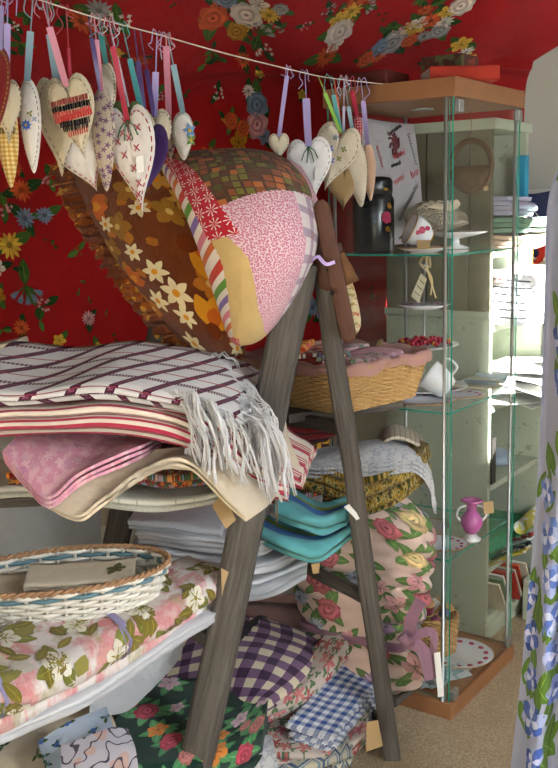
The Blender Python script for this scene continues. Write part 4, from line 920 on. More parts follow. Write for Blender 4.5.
m = M(); c0 = W(338, 254, 2.0); c1 = W(350, 283, 2.0); beam(m, c0, c1, .026, .03, (1, 0, .3), n=5, taper=1.5); m.build('bristle_block', mat('brown_bristle', lambda: mix(noi(vec(uvxy()[0]*2, uvxy()[1]*200, 0.), 3, 3), C('#4a2f1c'), C('#7a5636')), rough=.9), t)
m = M(); beam(m, W(335, 244, 2.0), c0, .024, .022, (1, 0, .3), n=4); m.build('brush_back', m_brownw, t)
def sachet(): 
    P_ = surf(pxgrid([[(337, 268, 2.03), (342, 268, 2.03), (345, 272, 2.03)], [(340, 295, 2.02), (348, 292, 2.01), (352, 295, 2.02)], [(344, 322, 2.03), (352, 320, 2.0), (358, 320, 2.03)], [(346, 338, 2.03), (352, 336, 2.01), (357, 332, 2.03)]]), 24, 16); m = M(); puff(m, P_, .014, .4)
    m_s = fab('cream_sprig_cotton', lambda: (lambda f, c, a, b: mix(f, C('#d1bf96'), ramp(a, [(0, C('#b5573a')), (.5, C('#8a8f4a')), (1, C('#c98f6a'))])))(*vf(uvxy()[0], uvxy()[1], 90, 5, .42)))
    m.build('lavender_sachet', m_s, label='long cream sprigged sachet hanging behind the brown wooden slat', cat='sachet')
sachet()

# ================= string and hanging hearts =================
def strY(px): a = 1/1.62+(1/2.44-1/1.62)*(px-40)/345; return 1/a
SP = [(-160, -72), (-60, -34), (40, 0), (100, 19), (160, 35), (220, 52), (288, 69), (330, 78), (383, 84)]
m = M(); m.tube(cr(np.array([W(x, y, strY(x)) for x, y in SP]), 80), .0012, 5); m.build('hanging_line', mat('white_string', C('#c9bfb0'), rough=.8), label='thin white string stretched under the red cloth to the cabinet', cat='string', kind=None)
def sy(px): return float(np.interp(px, [p[0] for p in SP], [p[1] for p in SP]))
RIB = {}
def ribm(h): 
    if h not in RIB: RIB[h] = mat('satin_ribbon_'+{'#9c8fc0': 'lilac', '#7d9aa6': 'greyblue', '#c27f93': 'pink', '#3f8f92': 'teal', '#38215a': 'purple', '#a8233f': 'crimson', '#2d6a45': 'green', '#7fae4a': 'lime', '#c4552e': 'orange', '#b8b4c8': 'silver'}[h], C(h), rough=.4, sheen=.3, spec=.4)
    return RIB[h]
m_thread = {}
def thr(h):
    if h not in m_thread: m_thread[h] = mat('thread_'+h[1:], C(h), rough=.8)
    return m_thread[h]
def heart(name, label, px, py, Yo, w, h, mt, rib, rtop, shape='heart', yaw=0, tilt=0, st=None, T=.016, deco=None, tag=False, cross=None, loops=True, dband=None):
    Y = strY(max(px, 0))+Yo if Yo < 1 else Yo; c = W(px, py, Y); sc = Y/968; w *= sc/max(.35, cos(yaw)); h *= sc
    root = thing(name, label, 'hanging ornament', c+np.array([0, 0, -h/2]), None)
    Rm = roty(tilt)@rotz(yaw); n = 40; rings = 9; Pf = []
    ot = []
    for i in range(n):
        t = 2*pi*i/n
        if shape == 'heart': x = 16*sin(t)**3/32; z = (13*cos(t)-5*cos(2*t)-2*cos(3*t)-cos(4*t)+2.5)/29
        else: x = .5*sin(t)*(1-.55*(.5-.5*cos(t))**1.5)*(1.0); z = .5*cos(t)
        ot.append((x*w, z*h))
    def pt(i, r, s): x, z = ot[i % n]; q = np.array([x*r, s*T*max(0, 1-r**2.4)**.55, z*r]); return c+Rm@q
    m = M()
    for s_ in (-1, 1):
        P_ = np.array([[pt(i, .001+r*.999/rings, s_) for r in range(rings+1)] for i in range(n)]); UVs = np.array([[((ot[i][0])*r/rings, ot[i][1]*r/rings) for r in range(rings+1)] for i in range(n)])
        P2 = np.concatenate([P_, P_[:1]]); U2 = np.concatenate([UVs, UVs[:1]]); m.grid(P2, U2, flip=(s_ > 0))
    mats = [mt]
    F = lambda x, z, lift=.0015: c+Rm@np.array([x*w, -(T*max(0, 1-min(1, abs(np.hypot(x*1.9, z*1.6)))**2.4)**.55+lift), z*h])
    if dband:      # knitted bands and zigzags
        mats.append(PRINT())
        for z0, col, nn_ in dband:
            nn_ = nn_*2
            for k in range(nn_):
                x = -.42+.84*k/(nn_-1)+random.uniform(-.01, .01); z0 += random.uniform(-.004, .004)
                if abs(x) < .41-max(0, -z0+.03)*.95: m.ngon([F(x-.016, z0-.035, .002), F(x+.010, z0-.03, .002), F(x+.020, z0+.035, .002), F(x-.008, z0+.03, .002)], 1, C(col))
    if deco:
        mats.append(PRINT())
        for x, z, r, col, k in deco:
            for q in range(k):
                a = q*2*pi/k+x*9; pa = [(0, 0), (.5, .28), (1, 0), (.5, -.28)]; m.ngon([F(x+r*(cos(a)*u-sin(a)*v)*1.0, z+r*(sin(a)*u+cos(a)*v)*w/h, .0022) for u, v in pa], 1, jit(C(col), .12))
            m.ngon([F(x+r*.25*cos(a), z+r*.25*sin(a)*w/h, .003) for a in np.linspace(0, 5.2, 6)], 1, C('#c9a23a'))
    m.build('heart_body' if shape == 'heart' else 'stuffed_body', mats, root)
    if st:
        m = M()
        for i in range(0, n, 1):
            for f in (.15,):
                a = pt(i, .88, -1)*(1-.1)+pt(i+1, .88, -1)*.1; b = pt(i, .88, -1)*.35+pt(i+1, .88, -1)*.65; o = Rm@np.array([0, -.0015, 0]); m.tube([a+o, b+o], .0009, 4)
        m.build('stitching', thr(st), root)
    if cross:
        m = M()
        for x, z in ((0, .2), (-.15, .05), (.12, .1), (.0, -.08), (-.12, .25), (.2, .28), (.05, -.22), (-.03, .35), (.0, -.32), (-.24, .18)):
            for s_ in (-1, 1): m.tube([F(x-.05, z-.03*s_, .002), F(x+.05, z+.03*s_, .002)], .0009, 4)
        m.build('cross_stitch', thr(cross), root)
    top = c+Rm@np.array([0, -T*.4, h*(.36 if shape == 'heart' else .46)])
    for k, (rc, rx, wd_) in enumerate(rib):
        hook = W(rx, sy(rx), strY(rx)); m = M()
        if rtop is not None: mid = hook*(1-rtop)+top*rtop; m.tube([hook, mid], .0011, 4, col=None); strip(m, [mid, mid*.5+top*.5, top], wd_, tw=.6*((k % 2)*2-1))
        else: strip(m, [hook, hook*.5+top*.5+np.array([.0, .0, 0]), top], wd_, tw=.5)
        if loops and k == 0:
            for s_ in (-1, 1): e1, e2, e3 = random.uniform(.4, 1.3), random.uniform(.5, 1.5), random.uniform(-.008, .008); m.tube(cr(np.array([hook, hook+np.array([.007*s_*e1, -.004, .006*e2]), hook+np.array([.012*s_*e1, -.006, -.010*e2]), hook+np.array([.009*s_*e2+e3, -.006, -.022*e1]), hook+np.array([.012*s_*e1-e3, -.007, -.034*e1])]), 14), .0009, 4)
        m.build('ribbon', ribm(rc), root)
    if tag:
        m = M(); q = F(.08, .02, .004); sheet(m, np.array([[q, q+np.array([0, 0, -.028])], [q+np.array([.013, 0, .002]), q+np.array([.013, 0, -.026])]]), .0006); m.build('tag', m_wtag, root)
        m = M()
        for a in (-.8, -.2, .5, 1.1): m.tube([top+np.array([0, -.006, 0]), top+np.array([.014*sin(a), -.014, -.02*cos(a)]), top+np.array([.022*sin(a), -.012, -.036*cos(a*.7)])], .0012, 4)
        m.build('bow', thr('#1f5a3a'), root)
    return root
calico = fab('cream_felt', tone(C('#cbbd9f'), .07)); whitef = fab('white_felt', tone(C('#d8d0c6'), .05)); ivory = fab('ivory_cotton', tone(C('#d9cbb3'), .05))
m_ygin = fab('yellow_gingham', p_gingham(C('#b8862a'), C('#dcc789'), .007)); m_purf = fab('purple_felt', tone(C('#371a52'), .15)); m_grf = fab('green_felt', tone(C('#5c6a33'), .15)); m_redf = fab('dark_red_felt', tone(C('#6e1414'), .15))
m_dot = fab('mauve_sprig_cotton', lambda: (lambda f, c, a, b: mix(f, C('#b8a793'), C('#6b3f6a')))(*vf(uvxy()[0], uvxy()[1], 75, 5, .4)))
LI, GB, PI_, TE, PU, CRI, GR, LM, OR, SI = '#9c8fc0', '#7d9aa6', '#c27f93', '#3f8f92', '#38215a', '#a8233f', '#2d6a45', '#7fae4a', '#c4552e', '#b8b4c8'
H = heart
H('hanging_ornament', 'yellow gingham stuffed drop with black bands at far left', 8, 142, .03, 26, 88, m_ygin, [(LI, -4, .008)], .45, 'drop', T=.018, dband=[(.28, '#1a1512', 9), (.20, '#1a1512', 9), (.12, '#1a1512', 9)])
H('hanging_ornament', 'dark red stuffed drop with mustard edge at far left', 0, 86, -.05, 24, 72, m_redf, [(LI, 2, .008)], .3, 'drop', tilt=.1, st='#8a7a1f', T=.014)
H('heart_ornament', 'cream felt heart seen edge on at far left, green knot', 7, 112, 0., 26, 62, calico, [(LI, 8, .010)], .35, 'heart', yaw=.5, st='#8a7a6a')
H('heart_ornament', 'slender white stuffed heart with blue embroidered flower', 31, 126, .02, 25, 90, whitef, [(GB, 33, .011)], .4, 'drop', st='#a9a394', deco=[(-.08, 0, .22, '#3f62b5', 8), (.25, .06, .12, '#6f8fc0', 4), (.1, .12, .14, '#4f7a3a', 3)], T=.017)
H('heart_ornament', 'plain cream felt heart behind the knitted one', 59, 128, .05, 38, 94, calico, [(GB, 46, .014)], .35, 'heart', yaw=.6, st='#8f8270')
H('heart_ornament', 'pale heart with crimson running stitch below the knitted one', 84, 160, .04, 46, 66, whitef, [(CRI, 66, .005)], .3, 'heart', yaw=.2, tilt=-.35, st='#a0283f')
H('heart_ornament', 'cream heart with black and red knitted band', 75, 118, -.02, 46, 82, calico, [(PI_, 42, .011)], .3, 'heart', tilt=-.2, st='#a79a80', dband=[(.19, '#8a3a34', 13), (.13, '#14100f', 15), (.07, '#b04a42', 13), (.0, '#a8322c', 17), (-.06, '#14100f', 15), (-.12, '#14100f', 11), (-.18, '#b0473c', 9)])
H('hanging_ornament', 'slender mauve sprigged heart between knitted and cross stitched ones', 104, 140, .0, 27, 98, m_dot, [(PI_, 94, .010), (PU, 88, .008)], .3, 'drop', st='#8f8270')
H('hanging_ornament', 'small cream ornament high among the ribbons', 108, 92, .06, 20, 56, ivory, [(TE, 98, .010)], .3, 'drop', st='#8f8270')
H('heart_ornament', 'olive green felt heart behind the cross stitched one', 128, 124, .03, 30, 44, m_grf, [(SI, 109, .006), (GR, 99, .005)], .4, 'heart', yaw=.4)
H('heart_ornament', 'dark purple felt heart behind the cross stitched one', 144, 164, .05, 44, 80, m_purf, [(TE, 122, .010), (PU, 134, .010)], .3, 'heart', tilt=.15)
H('heart_ornament', 'white heart with red cross stitches and green bow', 134, 160, -.03, 48, 104, whitef, [(CRI, 108, .010)], .25, 'heart', tilt=-.12, st='#b02438', cross='#b02438', tag=True)
H('heart_ornament', 'cream felt heart with grey stitches right of the white one', 154, 140, .06, 34, 60, calico, [(LI, 157, .012), (PU, 140, .009)], .45, 'heart', yaw=.5, st='#7d725f')
H('heart_ornament', 'small brown grey heart behind a pink gingham ribbon', 170, 142, .12, 16, 38, m_dot, [(PI_, 166, .012)], .1, 'heart')
H('hanging_ornament', 'narrow white heart with blue and green sprig above the cushion', 183, 136, .06, 24, 46, whitef, [(GB, 168, .011)], .35, 'drop', st='#8f9a80', deco=[(.2, .1, .3, '#5f86b0', 5), (.25, -.1, .25, '#6a8f4a', 4)], yaw=.3)
H('heart_ornament', 'small cream heart alone at the left of the right hand group', 279, 147, .02, 20, 26, ivory, [(LI, 288, .009)], .1, 'heart', st='#8f8270', T=.012)
H('heart_ornament', 'cream floral heart with small blue flowers', 334, 158, .02, 44, 66, ivory, [(TE, 330, .010), (OR, 334, .008), (LM, 318, .008)], .3, 'heart', tilt=.3, st='#a79a80', deco=[(-.15, .1, .1, '#5877b5', 5), (-.05, -.05, .09, '#5877b5', 5), (.15, .15, .08, '#6f8a4a', 4), (-.1, .28, .08, '#7f9ac0', 5), (.1, .0, .07, '#6f8a4a', 4)])
H('heart_ornament', 'plain white heart with green bow and tag', 311, 170, -.04, 44, 62, fab('bright_white_felt', tone(C('#e6e4e2'), .03)), [(LI, 305, .016)], .35, 'heart', tilt=-.1, st='#b9b4ac', tag=True)
H('heart_ornament', 'kraft brown heart hanging lowest of the right hand group', 343, 186, .04, 38, 48, fab('kraft_calico', tone(C('#a88a5f'), .08)), [(SI, 344, .006)], .3, 'heart', yaw=.2)
H('hanging_ornament', 'cream pointed heart with ruffled seam before the thermos', 357, 172, .0, 26, 68, ivory, [(GB, 344, .009)], .45, 'drop', tilt=-.12, st='#a79a80', yaw=.3)
H('hanging_ornament', 'narrow peach coloured heart rightmost on the string', 369, 172, .03, 16, 56, fab('peach_cotton', tone(C('#d3ae90'), .05)), [(LI, 361, .011)], .3, 'drop', tilt=-.05)
H('hanging_ornament', 'small crimson spotted ornament above the cream pointed heart', 357, 133, .03, 13, 34, fab('crimson_spotted_cotton', lambda: mix(lt(vor(uvxy()[0], uvxy()[1], 160, .2)[0], .3), C('#9a1f2e'), C('#d6a0a0'))), [(CRI, 350, .010)], .3, 'drop')

# ================= square wicker basket of fabrics =================
m_nwick = mat('natural_cane', lambda: mix(noi(objv(), 35, 3), C('#a07a45'), C('#cfa971')), rough=.55)
b0 = W(340, 417, 2.13); ang = atan2(.698, .716); bcn = np.array([b0[0]+.716*.155-.698*.15, b0[1]+.698*.155+.716*.15, .874]); tl = .06
def sq(a, s):
    e = .32; x = .152*s*np.sign(cos(a))*abs(cos(a))**e; y = .148*s*np.sign(sin(a))*abs(sin(a))**e
    return x*cos(ang)-y*sin(ang), x*sin(ang)+y*cos(ang)
bk_ = thing('wicker_basket', 'square natural wicker basket with pink lining full of fabric', 'basket', bcn)
def even(a, tab=[]):
    if not tab:
        A = np.linspace(0, 2*pi, 2000); p = np.array([sq(x, 1) for x in A]); L = np.concatenate([[0], np.cumsum(np.linalg.norm(np.diff(p, axis=0), axis=1))]); tab.append((A, L/L[-1]))
    return float(np.interp((a/(2*pi)) % 1.0, tab[0][1], tab[0][0]))
sqe = lambda a, s: sq(even(a), s)
m = M(); wick(m, sqe, .100, .17, 19, .0030, 64, bcn, rr=1.5); m.build('woven_wall', m_nwick, bk_)
m = M(); braid(m, sqe, 1.18, .103, .0055, bcn, n=500, tw=44); m.build('braided_rim', m_nwick, bk_)
m = M(); m.ngon([bcn+np.array([*sqe(2*pi*i/60, .98), .003]) for i in range(60)]); m.build('basket_base', m_nwick, bk_)
m_lining = fab('dusty_pink_lining', tone(C('#b88a80'), .06)); G3 = []
for i in range(161):
    a = 2*pi*i/160; row = []
    for s_, z in ((.97, .02), (1.07, .08), (1.15, .112), (1.21, .114), (1.225, .103), (1.225+.008*sin(a*11), .090+.006*sin(a*7))): row.append(bcn+np.array([*sqe(a, s_+.006*sin(a*23)), z+.0025*sin(a*17)]))
    G3.append(row)
m = M(); sheet(m, np.array(G3), .0025); m.build('fabric_lining', m_lining, bk_)
m = M()
for k in range(3): a0 = 2*pi*.99; p = bcn+np.array([*sqe(even(0)*0+.02+k*.03, 1.22), .11]); m.tube(cr(np.array([p, p+np.array([.004, -.02, .012]), p+np.array([-.006, -.03, -.01]), p+np.array([-.004, -.01, -.025])]), 12), .003, 5)
m.build('rope_handle', m_tag, bk_)
def inbasket(name, mt, ca, cb, w, d, z, label, seed, yaw=0, n=3, gap=.008, amp=.008):
    rz = rotz(ang+yaw); o = bcn+rotz(ang)@np.array([ca, cb, 0])+np.array([0, 0, z]); m = M()
    xf = lambda dd, v, zz: (lambda p: p+wobv(p, 14, seed)*amp)(o+rz@np.array([(v-.5)*w, dd-d/2, zz]))
    folded(m, n, d, gap, xf, nv=20, seed=seed, L=w, wave=.01); m.build(name, mt, label=label, cat='fabric')
m_rosec = fab('rose_leaf_cotton', lambda: (lambda f, c, a, b: mix(f, C('#d3b4b6'), ramp_c(a, [(0, C('#a3304a')), (.35, C('#5a7a4a')), (.7, C('#c0607a'))])))(*vf(uvxy()[0], uvxy()[1], 42, 5, .42)))
inbasket('folded_fabric', m_creamc, 0, 0, .27, .26, .006, 'plain cream cloth at the bottom of the wicker basket', 70, n=8, gap=.0098, amp=.003)
inbasket('folded_fabric', fab('pale_pink_cotton', tone(C('#d9a9b4'), .06)), .06, -.06, .15, .12, .090, 'pale pink cloth in the right corner of the wicker basket', 71, yaw=.3)
inbasket('folded_fabric', m_rosec, -.01, -.09, .12, .08, .090, 'pink cloth with roses at the near corner of the wicker basket', 72, yaw=-.2)
inbasket('folded_fabric', m_multi, -.09, -.03, .12, .10, .104, 'bright mixed floral fabric in the middle of the basket', 73, yaw=.2, n=3, gap=.01)
inbasket('folded_fabric', fab('orange_yellow_print', lambda: (lambda x, y: mix(gt(noi(vec(x, y), 28, 2), .5), C('#c4481c'), C('#e0a02a')))(*uvxy())), -.09, .06, .1, .09, .112, 'orange and yellow printed cloth standing high in the basket', 74, yaw=.5, n=3, gap=.012)
inbasket('folded_fabric', m_rosec, .07, .06, .13, .12, .094, 'rose print cloth at the far side of the wicker basket', 75, yaw=.1)
pack('folded_cloth', m_redf, 'dark plum cloth in the shade under the wicker basket', 'cloth', [(265, 437, 2.36), (300, 440, 2.32), (335, 436, 2.30)], .1, 2, .014, D=(.1, 1, 0), seed=81)
pack('folded_fabric', fab('plum_yellow_floral', lambda: (lambda f, c, a, b: mix(f, C('#3f1620'), C('#c9a03a')))(*vf(uvxy()[0], uvxy()[1], 20, 5, .5))), 'plum fabric with yellow flowers beneath the basket plank', 'fabric', [(262, 458, 2.36), (290, 456, 2.32), (330, 446, 2.31)], .12, 2, .018, D=(.1, 1, 0), seed=82)
pack('folded_fabric', m_greyfl, 'blue grey printed cloth between the ladder legs above the damask', 'fabric', [(268, 478, 2.38), (300, 482, 2.34), (335, 478, 2.33)], .1, 3, .017, D=(.1, 1, 0), seed=83)
pack('folded_fabric', m_rosec, 'red sprigged fabric under the right corner of the wicker basket', 'fabric', [(336, 408, 2.3), (362, 404, 2.31), (384, 398, 2.34)], .08, 1, .012, D=(-.2, 1, 0), seed=84)
# ================= things inside and on the cabinet =================
m_china = mat('white_china', C('#d9dadd'), rough=.12, spec=.6); m_gold = mat('gold_rim', C('#b8893a'), rough=.3, metal=.8); m_rosep = mat('rose_transfer', C('#b03a5a'), rough=.2); m_leafp = mat('leaf_transfer', C('#5f8a4a'), rough=.25); m_lustre = mat('pink_lustre', C('#b35a9a'), rough=.15, spec=.6)
m_thermos = mat('black_enamel', C('#0d1018'), rough=.25, spec=.6); m_paper = fab('white_paper', tone(C('#d8d8d4'), .03), sheen=0); 
def cpx(px, Y, z): p = W(px, 300, Y); return np.array([p[0], p[1], z])
Z1, Z2, Z3 = SZ
tc = cpx(374, 2.60, Z1+.001); t = thing('thermos_flask', 'black thermos flask with rose transfers on the top glass shelf', 'flask', tc)
m = M(); m.lathe([(0, 0), (.052, 0), (.055, .004), (.055, .135), (.052, .142), (.049, .15)], tc, 36); m.build('flask_body', m_thermos, t)
m = M(); m.lathe([(.049, .15), (.051, .153), (.051, .182), (.047, .192), (.03, .196), (0, .197)], tc, 36); m.build('cup_lid', m_thermos, t)
def petals_on_cyl(m, c, r, th, z, s, mi=0):
    for k in range(7):
        a = k*.9; u, v = s*.5*cos(a), s*.5*sin(a); pts = []
        for q in range(8): e = q*pi/4; uu, vv = u+s*.42*cos(e), v+s*.42*sin(e); pts.append(c+np.array([(r+.001+.0006*k)*sin(th+uu/r), -(r+.001+.0006*k)*cos(th+uu/r), z+vv]))
        m.ngon(pts, mi)
m = M(); petals_on_cyl(m, tc, .055, .55, .09, .018); m.build('rose_transfer', m_rosep, t, smooth=False)
m = M(); petals_on_cyl(m, tc, .055, .70, .12, .009); petals_on_cyl(m, tc, .055, .6, .06, .009); petals_on_cyl(m, tc, .048, .6, .165, .008); m.build('gilt_leaves', m_gold, t, smooth=False)
# scripted pillow
Pp = np.array([[cab(.10+.30*i/5, .330-.012*abs(i-2.5)/2.5-.03*(1-j/6), Z1+.014+.335*j/6) for j in range(7)] for i in range(6)])
Pp = surf(Pp, 30, 34); pr = thing('script_pillow', 'off white pillow printed with red and black handwriting', 'pillow', cab(.25, .3, Z1))
m = M(); A_, B_ = puff(m, crumple(Pp, .003, 8, 3), .03, .4); fr_ = A_ if A_[15, 17][1] < B_[15, 17][1] else B_; sg_ = 1 if (normals(fr_)[15, 17]@(np.array([0, 0, CH])-fr_[15, 17])) > 0 else -1; sp = Samp(fr_, .002, sg_); m.build('pillow_cover', fab('grey_white_linen', tone(C('#b5b1b4'), .05)), pr)
def scribble(m, sp, u0, v0, du, dv, L, s, seed, r=.0012):
    rs = np.random.RandomState(seed); pts = []; N = int(L/s*10)
    for i in range(N):
        t = i/(N-1); a = i*.75; uu = L*t+s*.35*cos(a); vv = s*(.5+.6*rs.rand())*sin(a)*.7+(s*.8 if rs.rand() < .05 else 0)
        pts.append(sp.at(u0+du*uu-dv*vv, v0+dv*uu+du*vv))
    m.tube(cr(np.array(pts), N*2), r*.7, 4)
red_, blk = [], []
dirs = 1 if Pp[0, 0][0] < Pp[-1, 0][0] else -1
for nm, mt_, rows in (('red_handwriting', mat('red_print', C('#b5202a'), rough=.8), ((.12, .17, .95, .3, .06, .010), (.22, .19, .95, .3, .05, .012), (.05, .27, .2, -.95, .06, .008), (.07, .17, .2, -.95, .05, .008), (.13, .24, .9, .2, .07, .008))), ('black_handwriting', m_ink, ((.14, .07, .75, .65, .15, .011), (.24, .31, .2, -.95, .09, .010), (.15, .02, .9, .4, .10, .006), (.12, .30, .9, .3, .10, .008), (.11, .215, .95, .2, .06, .006)))):
    m = M()
    for k, (u, v, du, dv, L, s_) in enumerate(rows): q = sqrt(du*du+dv*dv); scribble(m, sp, u, v, du/q, dv/q, L, s_, k+3, .001)
    m.build(nm, mt_, pr)
m = M()
for k in range(8): a = k*.7; pts = [sp.at(.15+.03*cos(a+e)*(.4+.6*(e > 0)), .27+.03*sin(a+e)) for e in (0, .3, .6, .3)]; m.tube(cr(np.array([sp.at(.15, .26), sp.at(.15+.02*cos(a), .27+.025*sin(a)), sp.at(.15+.035*cos(a+.6), .275+.035*sin(a+.6))]), 8), .003, 4)
m.build('rose_drawing', mat('dark_rose_print', C('#6a2a34'), rough=.8), pr)
# bowl / cake plate with beaded purse
pc_ = cpx(455, 2.66, Z1+.001); t = thing('pedestal_dish', 'white pedestal dish carrying the beaded purse', 'dish', pc_)
m = M(); m.lathe([(0, 0), (.035, .001), (.036, .004), (.012, .012), (.01, .028), (.05, .034), (.085, .044), (.088, .047), (.05, .04), (0, .037)], pc_, 40); m.build('dish_body', m_china, t)
ppos = cpx(437, 2.62, Z1+.075); Pg = surf(np.array([[ppos+np.array([-.085+.17*i/4, .0+.02*j, ((-.028 if j == 0 else .026)*(1-.75*abs(i-2)/2)+.012*(i == 1))]) for j in range(3)] for i in range(5)]), 30, 20)
pr2 = thing('beaded_purse', 'silver beaded evening purse with cream frill on the top shelf', 'purse', ppos-np.array([0, 0, .03]))
m_bead = mat('silver_beads', lambda: mix(lt(vor(uvxy()[0], uvxy()[1], 300, .5)[0], .36), C('#5d5344'), C('#aea38e')), rough=.4, spec=.5)
m = M(); puff(m, crumple(Pg, .006, 20, 3), .026, .45); m.build('purse_body', m_bead, pr2)
m = M()
for k in range(3):
    pts = []
    for i in range(60):
        a = 2*pi*i/60; pts.append(ppos+np.array([(.05-.008*k)*cos(a)+.006*sin(a*7)+.01*k, .01+.02*sin(a), .036+.006*k+.005*sin(a*9+k)]))
    m.tube(pts, .006, 6, closed=True, flat=.5)
m.build('frill', m_creamc, pr2)
# teacup on its side, saucer, tag
def plate(label, c, r, mt=m_china, rimm=m_gold, name='plate', deco=None, cat='plate'):
    t = thing(name, label, cat, c); m = M(); m.lathe([(0, 0), (r*.5, 0), (r*.55, .002), (r*.95, .010), (r, .0125), (r*.97, .0135), (r*.6, .005), (0, .004)], c, 40); m.build('plate_body', mt, t)
    m = M(); m.tube([c+np.array([r*cos(a), r*sin(a), .013]) for a in np.linspace(0, 2*pi, 60)[:-1]], .0013, 5, closed=True); m.build('rim', rimm, t)
    if deco:
        m = M()
        for k in range(14):
            a = k*2*pi/14; m.lathe([(0, .0018), (r*.09, .0012), (r*.09, 0)], c+np.array([r*.8*cos(a), r*.8*sin(a), .0095]), 8)
        m.build('painted_border', deco, t)
    return t
plate('white saucer with gold rim under the tilted teacup', cpx(424, 2.50, Z1+.001), .068, name='saucer', cat='saucer')
tcp = cpx(421, 2.50, Z1+.050); t = thing('teacup', 'white teacup with roses and gold rim lying on its side', 'teacup', tcp-np.array([0, 0, .035])); Rm = rotz(.15)@roty(-1.15)
m = M(); prof = [(.0, -.028), (.020, -.028), (.019, -.022), (.030, -.012), (.037, .01), (.040, .033), (.038, .033), (.034, .01), (.026, -.01), (0, -.018)]; m.lathe(prof, tcp, 36, M3=Rm); m.build('cup_body', m_china, t)
m = M(); m.tube([tcp+Rm@np.array([.040*cos(a), .040*sin(a), .033]) for a in np.linspace(0, 2*pi, 50)[:-1]], .0016, 5, closed=True); m.tube([tcp+Rm@np.array([.020*cos(a), .020*sin(a), -.027]) for a in np.linspace(0, 2*pi, 40)[:-1]], .002, 5, closed=True)
m.tube([tcp+Rm@np.array(p) for p in cr(np.array([(.0, .037, .02), (.0, .058, .018), (.0, .058, -.004), (.0, .032, -.010)]), 14)], .0028, 6); m.build('gilding', m_gold, t)
m = M()
for dz, da, s_ in ((.012, 0, .010), (.0, .25, .007), (.02, -.25, .006)):
    for k in range(6):
        pts = []
        for q in range(8): a = -pi/2+da+.1+(s_*.5*cos(k*1.05)+s_*.45*cos(q*pi/4))/.037; z = dz+s_*.5*sin(k*1.05)+s_*.45*sin(q*pi/4); pts.append(tcp+Rm@np.array([(.0395+.0003*k)*cos(a), (.0395+.0003*k)*sin(a), z]))
        m.ngon(pts)
m.build('rose_transfer', m_rosep, t, smooth=False)
card_tag('kraft_tag', [(417, 240, 2.44), (430, 240, 2.44), (430, 248, 2.44), (417, 248, 2.44)], 'tiny kraft tag in front of the tilted teacup')
card_tag('kraft_tag', [(483, 187, 2.62), (488, 186, 2.62), (489, 190, 2.62), (484, 191, 2.62)], 'tiny tag on the frill of the purse')
# cake stand
ck = cpx(424, 2.64, Z2+.001); t = thing('cake_stand', 'tiered white china cake stand with silver stem in the cabinet', 'cake stand', ck)
m = M(); m.tube([ck, ck+np.array([0, 0, .335])], .0035, 8); m.lathe([(0, .33), (.006, .335), (.012, .35), (.006, .365), (0, .367)], ck, 12); m.build('stem', m_alu, t)
for z, r, d in ((.01, .12, None), (.125, .095, m_rosep), (.235, .072, m_lustre)):
    m = M(); m.lathe([(0, 0), (r*.5, 0), (r*.6, .002), (r, .013), (r*.985, .0145), (r*.6, .005), (0, .004)], ck+np.array([0, 0, z]), 44); tp = m.build('tier_plate', m_china, t)
    m = M()
    for k in range(18): a = k*2*pi/18; m.lathe([(0, .0016), (r*.08, .001), (r*.08, 0)], ck+np.array([r*.82*cos(a), r*.82*sin(a), z+.0095]), 8)
    m.build('painted_border', d or m_rosep, tp)
m_berry = mat('red_glass_beads', C('#a3122c'), rough=.15, spec=.6); m_yb = mat('amber_beads', C('#c98f2a'), rough=.2, spec=.6)
t = thing('bead_necklace', 'heap of red glass beads on the middle tier of the cake stand', 'beads', ck+np.array([0, 0, .134])); m = M(); m2 = M(); random.seed(6)
for k in range(75):
    a, r = random.uniform(0, 6.3), .075*sqrt(random.random()); p = ck+np.array([r*cos(a), r*sin(a)*.8, .143+.018*random.random()*(1-r/.09)]); (m2 if k % 13 == 0 else m).lathe([(0, -.0062), (.0045, -.0045), (.0062, 0), (.0045, .0045), (0, .0062)], p, 8)
m.build('red_beads', m_berry, t, kind='stuff'); m2.build('amber_beads', m_yb, t, kind='stuff')
card_tag('luggage_tag', [(421, 273, 2.60), (427, 279, 2.60), (419, 303, 2.60), (411, 296, 2.60)], 'cream luggage tag tied with raffia to the cake stand', mt=fab('cream_card', tone(C('#cfc6a8'), .03)), writing=3)
m = M(); m_raf = mat('raffia', C('#b8a478'), rough=.8)
for q in ([(424, 268, 2.61), (420, 262, 2.6), (426, 256, 2.6), (427, 268, 2.6)], [(426, 268, 2.6), (432, 280, 2.6), (431, 295, 2.6)], [(426, 268, 2.6), (430, 278, 2.6), (436, 298, 2.6)], [(424, 268, 2.61), (430, 266, 2.6), (428, 256, 2.6), (424, 262, 2.6)]): strip(m, [W(*p) for p in q], .006, tw=1)
m.build('raffia_bow', m_raf, label='raffia bow at the top of the cake stand stem', cat='bow')
# middle shelf china
plate('pink rimmed plate on the middle glass shelf', cpx(424, 2.50, Z2+.001), .085, deco=m_lustre); plate('pink rimmed saucer at the right on the middle glass shelf', cpx(462, 2.56, Z2+.001), .065, deco=m_lustre, name='saucer', cat='saucer')
jc = cpx(440, 2.54, Z2+.050); Rm = rotz(-.35)@roty(-.95); t = thing('china_cup', 'plain white china cup tipped over on the pink rimmed plate', 'cup', jc-np.array([0, 0, .03]))
m = M(); m.lathe([(0, -.034), (.026, -.034), (.034, -.02), (.040, .005), (.041, .03), (.044, .038), (.041, .038), (.037, .01), (.030, -.02), (0, -.028)], jc, 32, M3=Rm); m.build('cup_body', m_china, t)
m = M(); m.tube([jc+Rm@np.array(p) for p in cr(np.array([(.040, 0, .02), (.064, 0, .02), (.062, 0, -.012), (.035, 0, -.015)]), 14)], .0035, 6); m.build('handle', m_china, t)
